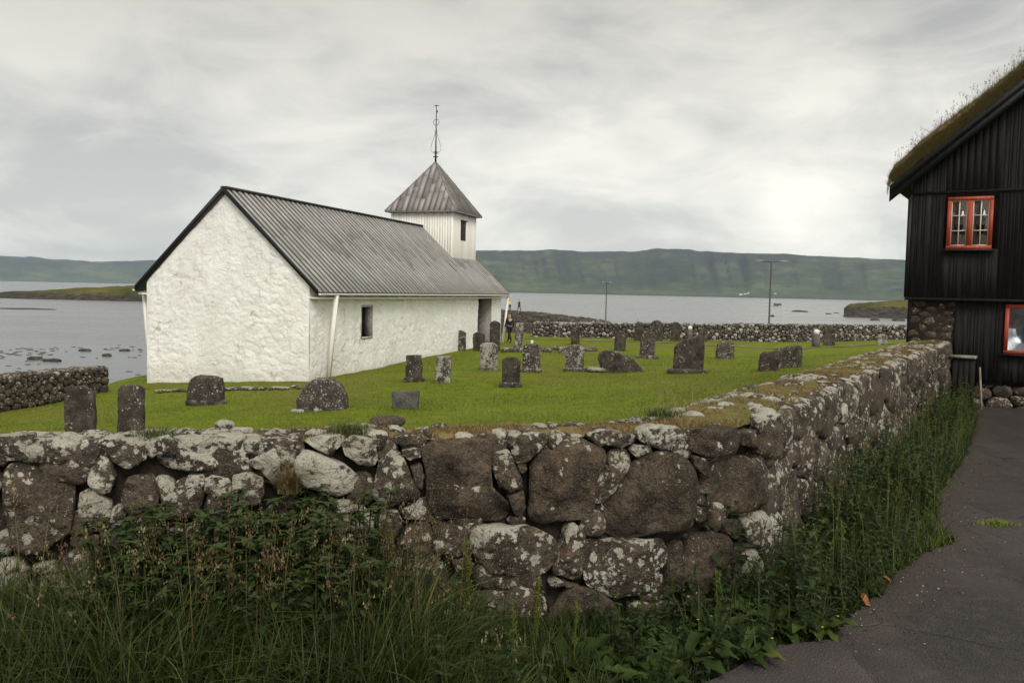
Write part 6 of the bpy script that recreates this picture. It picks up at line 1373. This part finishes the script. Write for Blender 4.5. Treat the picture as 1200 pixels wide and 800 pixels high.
def person(label, loc, rz, stride, top, legs, height=1.75, arm=0.15, group=None):
    g = thing('person', label, 'person', loc, rz, group); k = height / 1.75
    J = {'pelvis': (0, 0, .95, (.13, .10)), 'waist': (0, .01, 1.10, (.125, .09)), 'chest': (0, .03, 1.32, (.16, .11)), 'neck': (0, .04, 1.48, .055), 'jaw': (0, .06, 1.56, (.070, .075)), 'head': (0, .06, 1.65, (.078, .092)), 'crown': (0, .055, 1.71, .06)}
    E = [('pelvis', 'waist'), ('waist', 'chest'), ('chest', 'neck'), ('neck', 'jaw'), ('jaw', 'head'), ('head', 'crown')]
    for sd_, q in (('l', -1), ('r', 1)):
        st = stride * q
        J['hip' + sd_] = (.09 * q, 0, .90, .085); J['knee' + sd_] = (.10 * q, st * .5 + .03, .50, .058); J['ank' + sd_] = (.10 * q, st - (.05 if st < 0 else 0), .09, .040); J['toe' + sd_] = (.11 * q, st + .15, .035, (.04, .03))
        J['sh' + sd_] = (.19 * q, .03, 1.40, .06); J['elb' + sd_] = (.24 * q, .0 - st * arm * 1.2, 1.14, .042); J['wri' + sd_] = (.23 * q, .10 - st * arm * 2.2, .92, .030); J['hand' + sd_] = (.225 * q, .13 - st * arm * 2.4, .83, (.035, .022))
        E += [('pelvis', 'hip' + sd_), ('hip' + sd_, 'knee' + sd_), ('knee' + sd_, 'ank' + sd_), ('ank' + sd_, 'toe' + sd_), ('chest', 'sh' + sd_), ('sh' + sd_, 'elb' + sd_), ('elb' + sd_, 'wri' + sd_), ('wri' + sd_, 'hand' + sd_)]
    J = {a: (b[0] * k, b[1] * k, b[2] * k, tuple(c * k for c in b[3]) if isinstance(b[3], tuple) else b[3] * k) for a, b in J.items()}
    skin_mesh('body', J, E, MAT['skin'], g)
    def sub(nm, ks, f, mat, drop=()):
        jj = {a: (*J[a][:3], tuple(c * f for c in J[a][3]) if isinstance(J[a][3], tuple) else J[a][3] * f) for a in ks}; ee = [e_ for e_ in E if e_[0] in jj and e_[1] in jj]; skin_mesh(nm, jj, ee, mat, g)
    sub('jacket', ['pelvis', 'waist', 'chest', 'neck', 'shl', 'elbl', 'wril', 'shr', 'elbr', 'wrir'], 1.22, MAT[top]); sub('trousers', ['pelvis', 'hipl', 'kneel', 'ankl', 'hipr', 'kneer', 'ankr'], 1.20, MAT[legs])
    for sd_ in 'lr': sub('shoe', ['ank' + sd_, 'toe' + sd_], 1.25, MAT['blackcloth'])
    skin_mesh('hair', {'a': (0, .035 * k, 1.66 * k, (.080 * k, .085 * k)), 'b': (0, .05 * k, 1.73 * k, .066 * k)}, [('a', 'b')], MAT['hair'], g)
    return g
p = at_z(597, 402, -3.0); person('person in black clothes walking past the church corner', (p[0], p[1], float(ground_z(p[0], p[1]))), rad(35), 0.30, 'blackcloth', 'blackcloth', 1.72)
# rubble bank running away to the shore, with two walkers on its crest
BK = np.array([at_y(694, 377, 61)[:2], at_y(660, 372, 80)[:2], at_y(625, 366, 108)[:2], at_y(590, 361, 150)[:2], at_y(560, 357, 180)[:2]]); BZ = np.array([at_y(694, 377, 61)[2], at_y(660, 371, 80)[2], at_y(625, 366, 108)[2], at_y(597, 364.5, 145)[2], at_y(560, 360, 180)[2]])
bank = thing('rubble_bank', 'long bank of brown rubble stones running out to the shore behind the church', 'stone bank', (*BK[1], -4.6)); B0 = np.array(bank.location)
bl = np.concatenate([[0], np.cumsum(np.hypot(*np.diff(BK, axis=0).T))]); core = MB(); rk = MB()
tt = np.arange(0, bl[-1], 1.5); cx_, cy_ = np.interp(tt, bl, BK[:, 0]), np.interp(tt, bl, BK[:, 1]); dx, dy = np.gradient(cx_), np.gradient(cy_); l = np.hypot(dx, dy); ez = np.interp(tt, bl, BZ)
V = []
for o_, hgt in ((-7, None), (-4, .5), (-1.2, 1), (0, 1.0), (1.2, 1), (4, .5), (7, None)):
    zz = np.full(len(tt), -6.5) if hgt is None else -5.6 + (ez - 0.15 + 5.6) * hgt; V.append(np.stack([cx_ - dy / l * o_, cy_ + dx / l * o_, zz], 1))
grid_obj('core', np.stack(V, 1).reshape(-1, 3), len(tt), 7, MAT['rock'], parent=bank, attrs=None).location = -B0
for i in range(1500):
    t_ = bl[-1] * random.random() ** 1.5; o_ = random.uniform(-5.5, 5.5); x, y, e_ = np.interp(t_, bl, BK[:, 0]), np.interp(t_, bl, BK[:, 1]), np.interp(t_, bl, BZ); ux, uy = np.interp(t_, tt, dx / l), np.interp(t_, tt, dy / l)
    f = 1 - max(0, abs(o_) - 1.2) / 5.6; sz = random.uniform(0.22, 0.6); V_, F_ = ICO2
    rock(rk, (x - uy * o_, y + ux * o_, -5.6 + (e_ + 5.6) * f - 0.22 * sz - 0.1), (sz, sz * random.uniform(.6, 1), sz * random.uniform(.35, .7)), random.uniform(0, .35), random.random(), i * 1.3, False, 0.3, rot=random.uniform(0, 6))
rk.build('rocks', MAT['rock'], parent=bank, smooth=False, kind='stuff').location = -B0
def on_bank(px, D):
    t_ = np.interp(D, BK[:, 1], bl); return np.array([np.interp(t_, bl, BK[:, 0]), D, np.interp(t_, bl, BZ)])
for px, D, lab, top, rz, st in ((597.5, 143, 'distant person in a yellow jacket standing on the rubble bank', 'yellow', 0.2, 0.05), (608.3, 128, 'distant person in dark clothes walking on the rubble bank', 'darkblue', 2.2, 0.22)):
    b = at_y(px, 364.5, D); person(lab, (b[0], D, on_bank(px, D)[2] + 0.02), rz, st, top, 'blackcloth', 1.75)

# ------------------------------------------------------------------ lamp posts, board in the bay, buoy
def lamp(px, pyt, D, label, rz, zb, k=1.0):
    p = at_y(px, pyt, D); h = p[2] - zb; g = thing('street_lamp', label, 'lamp post', (p[0], D, zb), rz, 'lamp posts along the shore'); m = MB(); m.tube([(0, 0, -0.3), (0, 0, 0.9), (0, 0, 0.92), (0, 0, h - 0.05)], [0.11, 0.11, 0.075, 0.05], 10, tone=0.3); m.build('pole', MAT['pole'], parent=g, smooth=True)
    m = MB(); m.tube([(-0.75 * k, 0, h - 0.02), (0, 0, h - 0.07), (0.75 * k, 0, h - 0.02)], 0.03, 6, tone=0.3); m.build('arm', MAT['pole'], parent=g)
    for sg in (-1, 1):
        m = MB(); x0, x1 = sorted((sg * 0.55 * k, sg * 1.3 * k)); pts8 = [(x0, -0.13, h - 0.05), (x1, -0.10, h - 0.02), (x1, 0.10, h - 0.02), (x0, 0.13, h - 0.05), (x0 + .04, -0.07, h + 0.07), (x1 - .04, -0.05, h + 0.08), (x1 - .04, 0.05, h + 0.08), (x0 + .04, 0.07, h + 0.07)]; m.hexa(pts8, tone=0.0); m.build('lamp_head', MAT['metal'], parent=g)
lamp(904, 306, 66, 'tall double-headed street lamp beyond the far wall, on the right', 0.05, -3.6); lamp(711, 331, 98, 'more distant lamp post left of the taller double lamp, before the bay', 0.3, -5.2, 0.45)
D = 500; p = at_y(911, 362, D); g = thing('channel_board', 'grey board on a short post out in the bay', 'sea mark', (p[0], D, SEA)); m = MB(); hb = at_y(911, 355.3, D)[2] - SEA
m.box(-2.2, 2.2, -0.25, 0.25, hb - 1.3, hb, tone=0.3); m.build('board', MAT['hullgrey'], parent=g); m = MB(); m.tube([(0, 0, -1), (0, 0, hb - 1.3)], 0.3, 8, tone=0.3); m.build('post', MAT['hullgrey'], parent=g)
m = MB(); m.tube([(-2.9, 0, 0.1), (0.3, 0, 0.1)], 0.25, 8, tone=0.3); m.build('float', MAT['hullgrey'], parent=g)
D = 120; p = at_y(747.5, 376, D); m = MB(); m.tube([(0, 0, -0.8), (0, 0, 1.3), (0, 0, 1.32), (0, 0, 2.0)], [0.12, 0.10, 0.04, 0.03], 8, tone=0.2); o = m.build('spar_buoy', MAT['iron']); o.location = (p[0], D, SEA + 0.0); tag(o, 'thin dark spar standing in the water behind the far wall', 'buoy')

# ------------------------------------------------------------------ islands, skerries, far shores
def island(name, pxs, tops, D0, D1_, seed, rough=0.6, kind='structure', mat='islet'):
    """low land between distances D0 and D1_, crest heights from the photo's outline"""
    na, nr = 160, 40; P = np.linspace(pxs[0], pxs[-1], na); T = np.interp(P, pxs, tops); V = []
    for i in range(na):
        for j in range(nr):
            f = j / (nr - 1); D = D0 + (D1_ - D0) * f; b = at_y(P[i], 340, D)[:2]; crest = at_y(P[i], T[i], (D0 + D1_) / 2)[2] - SEA; ends = min(1, min(i, na - 1 - i) / 8) if pxs[0] > -100 else 1
            e_ = sstep(0, 0.28, f) * sstep(1.0, 0.7, f); V.append((b[0], D, SEA - 1.2 + (crest + 1.2) * e_))
    V = np.array(V); V[:, 2] += rough * fbm(V * np.array([0.12, 0.12, 0]) + seed, seed, 4) * np.clip((V[:, 2] - SEA + 1.2) / 2.5, 0, 1); return grid_obj(name, V, na, nr, MAT[mat], kind=kind, flip=False)
island('islet', [-130, 0, 20, 60, 110, 165, 230, 280, 330], [345, 344.5, 342.5, 340.5, 338, 335.5, 336, 340, 352], 250, 330, 3, 0.9)
island('headland', [990, 996, 1010, 1030, 1050, 1070, 1110, 1200, 1300], [362, 357, 356, 356, 354.5, 352.5, 351.5, 351, 350], 245, 320, 8, 1.3, mat='headrock')
for k, (a, b, sx, sz, lab) in enumerate([(937, 365.3, 3.2, .55, 'dark low rock in the bay right of the grey board'), (905, 371, .55, .45, 'small dark rock in the water by the tall lamp post'), (1000, 371, 1.9, .55, 'rounded dark rock off the headland, leftmost of its reef'), (1012, 369.5, 1.6, .9, 'higher dark rock off the headland in the middle of the reef'), (1023, 372.5, 1.6, .5, 'low dark rock off the headland, right in the reef'), (1042, 372, 3.6, .9, 'long dark reef rock before the headland near the black house'), (1025, 375.5, 1.2, .5, 'dark rock close above the far wall near the black house'), (1053, 376, 1.6, .6, 'flat bluish dark rock above the far wall next to the house'), (971, 368, 1.0, .3, 'tiny dark rock between the long low rock and the reef'), (980, 367, 1.0, .25, 'tiny dark rock just left of the reef')]):
    p = at_z(a, b, SEA); m = MB(); rock(m, (0, 0, 0), (sx, sx * 0.7, sz), 0.05, 0.3, k * 4.4, True, 0.3); o = m.build('sea_rock', MAT['kelp'], smooth=True); o.location = (p[0], p[1], SEA + sz * 0.15); tag(o, lab, 'rock')
for k, (a, b, sx, lab) in enumerate([(28, 362, 6, 'long dark streak of rock in the left bay below the islet'), (206 - 165, 421, 0.55, 'dark seaweed-covered rock, nearest the shore wall on the left'), (100, 411, 0.5, 'dark weed rock in the shallows, left of the church'), (146, 411, 0.44, 'dark weed rock right beside the church wall'), (62, 423, 0.61, 'flat weed-covered rock above the shore wall'), (125, 417, 0.39, 'small flat weed rock off the shore')]):
    p = at_z(a, b, SEA); m = MB(); rock(m, (0, 0, 0), (sx, sx * 0.5, 0.16), 0, 0.3, k * 9.4, True, 0.5); o = m.build('sea_rock', MAT['kelp'], smooth=True); o.location = (p[0], p[1], SEA + 0.03); tag(o, lab, 'rock')
sw = MB()
for k in range(170):
    a, b = rng.uniform(-40, 165), rng.normal(413, 3.0)
    if rng.random() < 0.25: b = rng.uniform(404, 440)
    if fbm([[a * 0.03, b * 0.2, 0]], 5, 2)[0] < -0.15 and a > 60: continue
    p = at_z(a, b, SEA); sz = rng.uniform(0.03, 0.12); rock(sw, (p[0], p[1], SEA - 0.02), (sz * 2.4, sz, 0.06), 0, 0.3, k, False, 0.5)
sw.build('seaweed_shoals', MAT['kelp'], smooth=True, kind='stuff')
# far ridge
def ridge(name, pxs, tops, R0_, RC, R1, seed, n=420, nr=80, gul=1.0):
    V = []; G_ = []; P = np.linspace(pxs[0], pxs[-1], n); T = np.interp(P, pxs, tops); hor = 328.3 + 0.02165 * P; T = T + 1.3 * fbm(P3(P * 0.05, P * 0), seed, 4, 0.6)
    az = np.arctan((P - 600) / FPX); f = np.linspace(0, 1, nr)
    for i in range(n):
        H = (hor[i] - T[i]) / FPX * RC / math.cos(az[i]) * math.cos(az[i]); r = R0_ + (R1 - R0_) * f; fc = (RC - R0_) / (R1 - R0_)
        up = np.clip(f / fc, 0, 1); h = np.where(f < fc, H * (0.13 * up + 0.87 * sstep(0.04, 1.05, up)) , H * (1 - 0.25 * (f - fc) / (1 - fc)))
        ph = P3(np.full(nr, P[i] * 0.075) + up * 1.3, f * 1.3); g_ = np.clip(1 - np.abs(vnoise(ph * np.array([1, .3, 1]), seed)) * 3.0, 0, 1) ** 2 * np.clip(up * 2.5 - 0.35, 0, 1) * np.clip((1 - up) * 6, 0, 1) * gul * (0.35 + 0.65 * np.clip(vnoise(P3(np.full(nr, P[i] * 0.02), f * 0 + 5), 9) * 1.5 + .4, 0, 1))
        terr = 0.006 * np.sin(up * 36 + 2 * vnoise(P3(np.full(nr, P[i] * .02), f * 0), 3)) * np.clip(up * 2 - .5, 0, 1) * (up < 1)
        z_ = SEA - 3 + (h + 3) * (1 + terr) - g_ * H * 0.16 + H * 0.05 * fbm(P3(np.full(nr, P[i] * 0.06), f * 9), seed + 3, 4) * np.clip(up * 3, 0, 1) * (1 - np.clip(up, 0, 1) ** 4 * 0.8)
        V.append(np.stack([r * math.sin(az[i]) / math.cos(az[i]) * math.cos(az[i]), r * math.cos(az[i]), z_], 1)); G_.append(g_)
    V = np.concatenate(V); return grid_obj(name, V, n, nr, MAT['mountain'], kind='structure', attrs={'gully': np.concatenate(G_)})
ridge('mountain', [380, 480, 540, 560, 600, 640, 700, 740, 770, 790, 820, 870, 900, 960, 1010, 1055, 1150, 1300], [300, 296, 294, 292, 293, 291.5, 294.5, 293.5, 291, 291.5, 294, 297, 298, 302, 305, 308, 314, 322], 4000, 5300, 6600, 5)
ridge('distant_mountain', [-260, -100, 0, 50, 80, 110, 150, 180, 230, 300, 380, 460], [302, 303, 303, 305, 306.5, 308.5, 308, 306.5, 304, 305, 309, 318], 7600, 9000, 10600, 15, 260, 50, 0.5)
for k in range(13):
    a = [868, 873, 877, 882, 887, 893, 899, 904, 908, 913, 917, 921, 926][k]; b = 346.0 + 0.02 * (a - 868) - (k % 3) * 0.6; D = 4060 + 30 * (k % 4); p = at_y(a, b, D)
    m = MB(); w_, d_, h_ = random.uniform(5, 8), 5, 5.0; m.box(-w_, w_, -d_, d_, -12, h_, mi=0, tone=0.1); m.add([(-w_, -d_, h_), (w_, -d_, h_), (w_, d_, h_), (-w_, d_, h_), (-w_, 0, h_ + 4), (w_, 0, h_ + 4)], [(0, 1, 5, 4), (2, 3, 4, 5), (0, 4, 3), (1, 2, 5)], 1, tone=0.2)
    o = m.build('village_house', [MAT['white'], [MAT['tuftroof'], MAT['iron'], MAT['metal']][k % 3]]); o.location = (p[0], D, p[2] + 1.5); tag(o, 'tiny white house in the village across the bay', 'house', 'white village houses on the far shore')

# ------------------------------------------------------------------ air
hm = bpy.data.materials.new('haze'); hm.use_nodes = True; ht = hm.node_tree; ht.nodes.clear(); ho = ht.nodes.new('ShaderNodeOutputMaterial'); pv = ht.nodes.new('ShaderNodeVolumePrincipled')
pv.inputs['Color'].default_value = (0.62, 0.75, 0.90, 1); pv.inputs['Density'].default_value = 0.000058; pv.inputs['Anisotropy'].default_value = 0.2; ht.links.new(pv.outputs[0], ho.inputs['Volume'])
m = MB(); m.box(-11500, 11500, -2500, 12000, -15.2, 400); hz_ = m.build('haze', hm, kind='stuff')
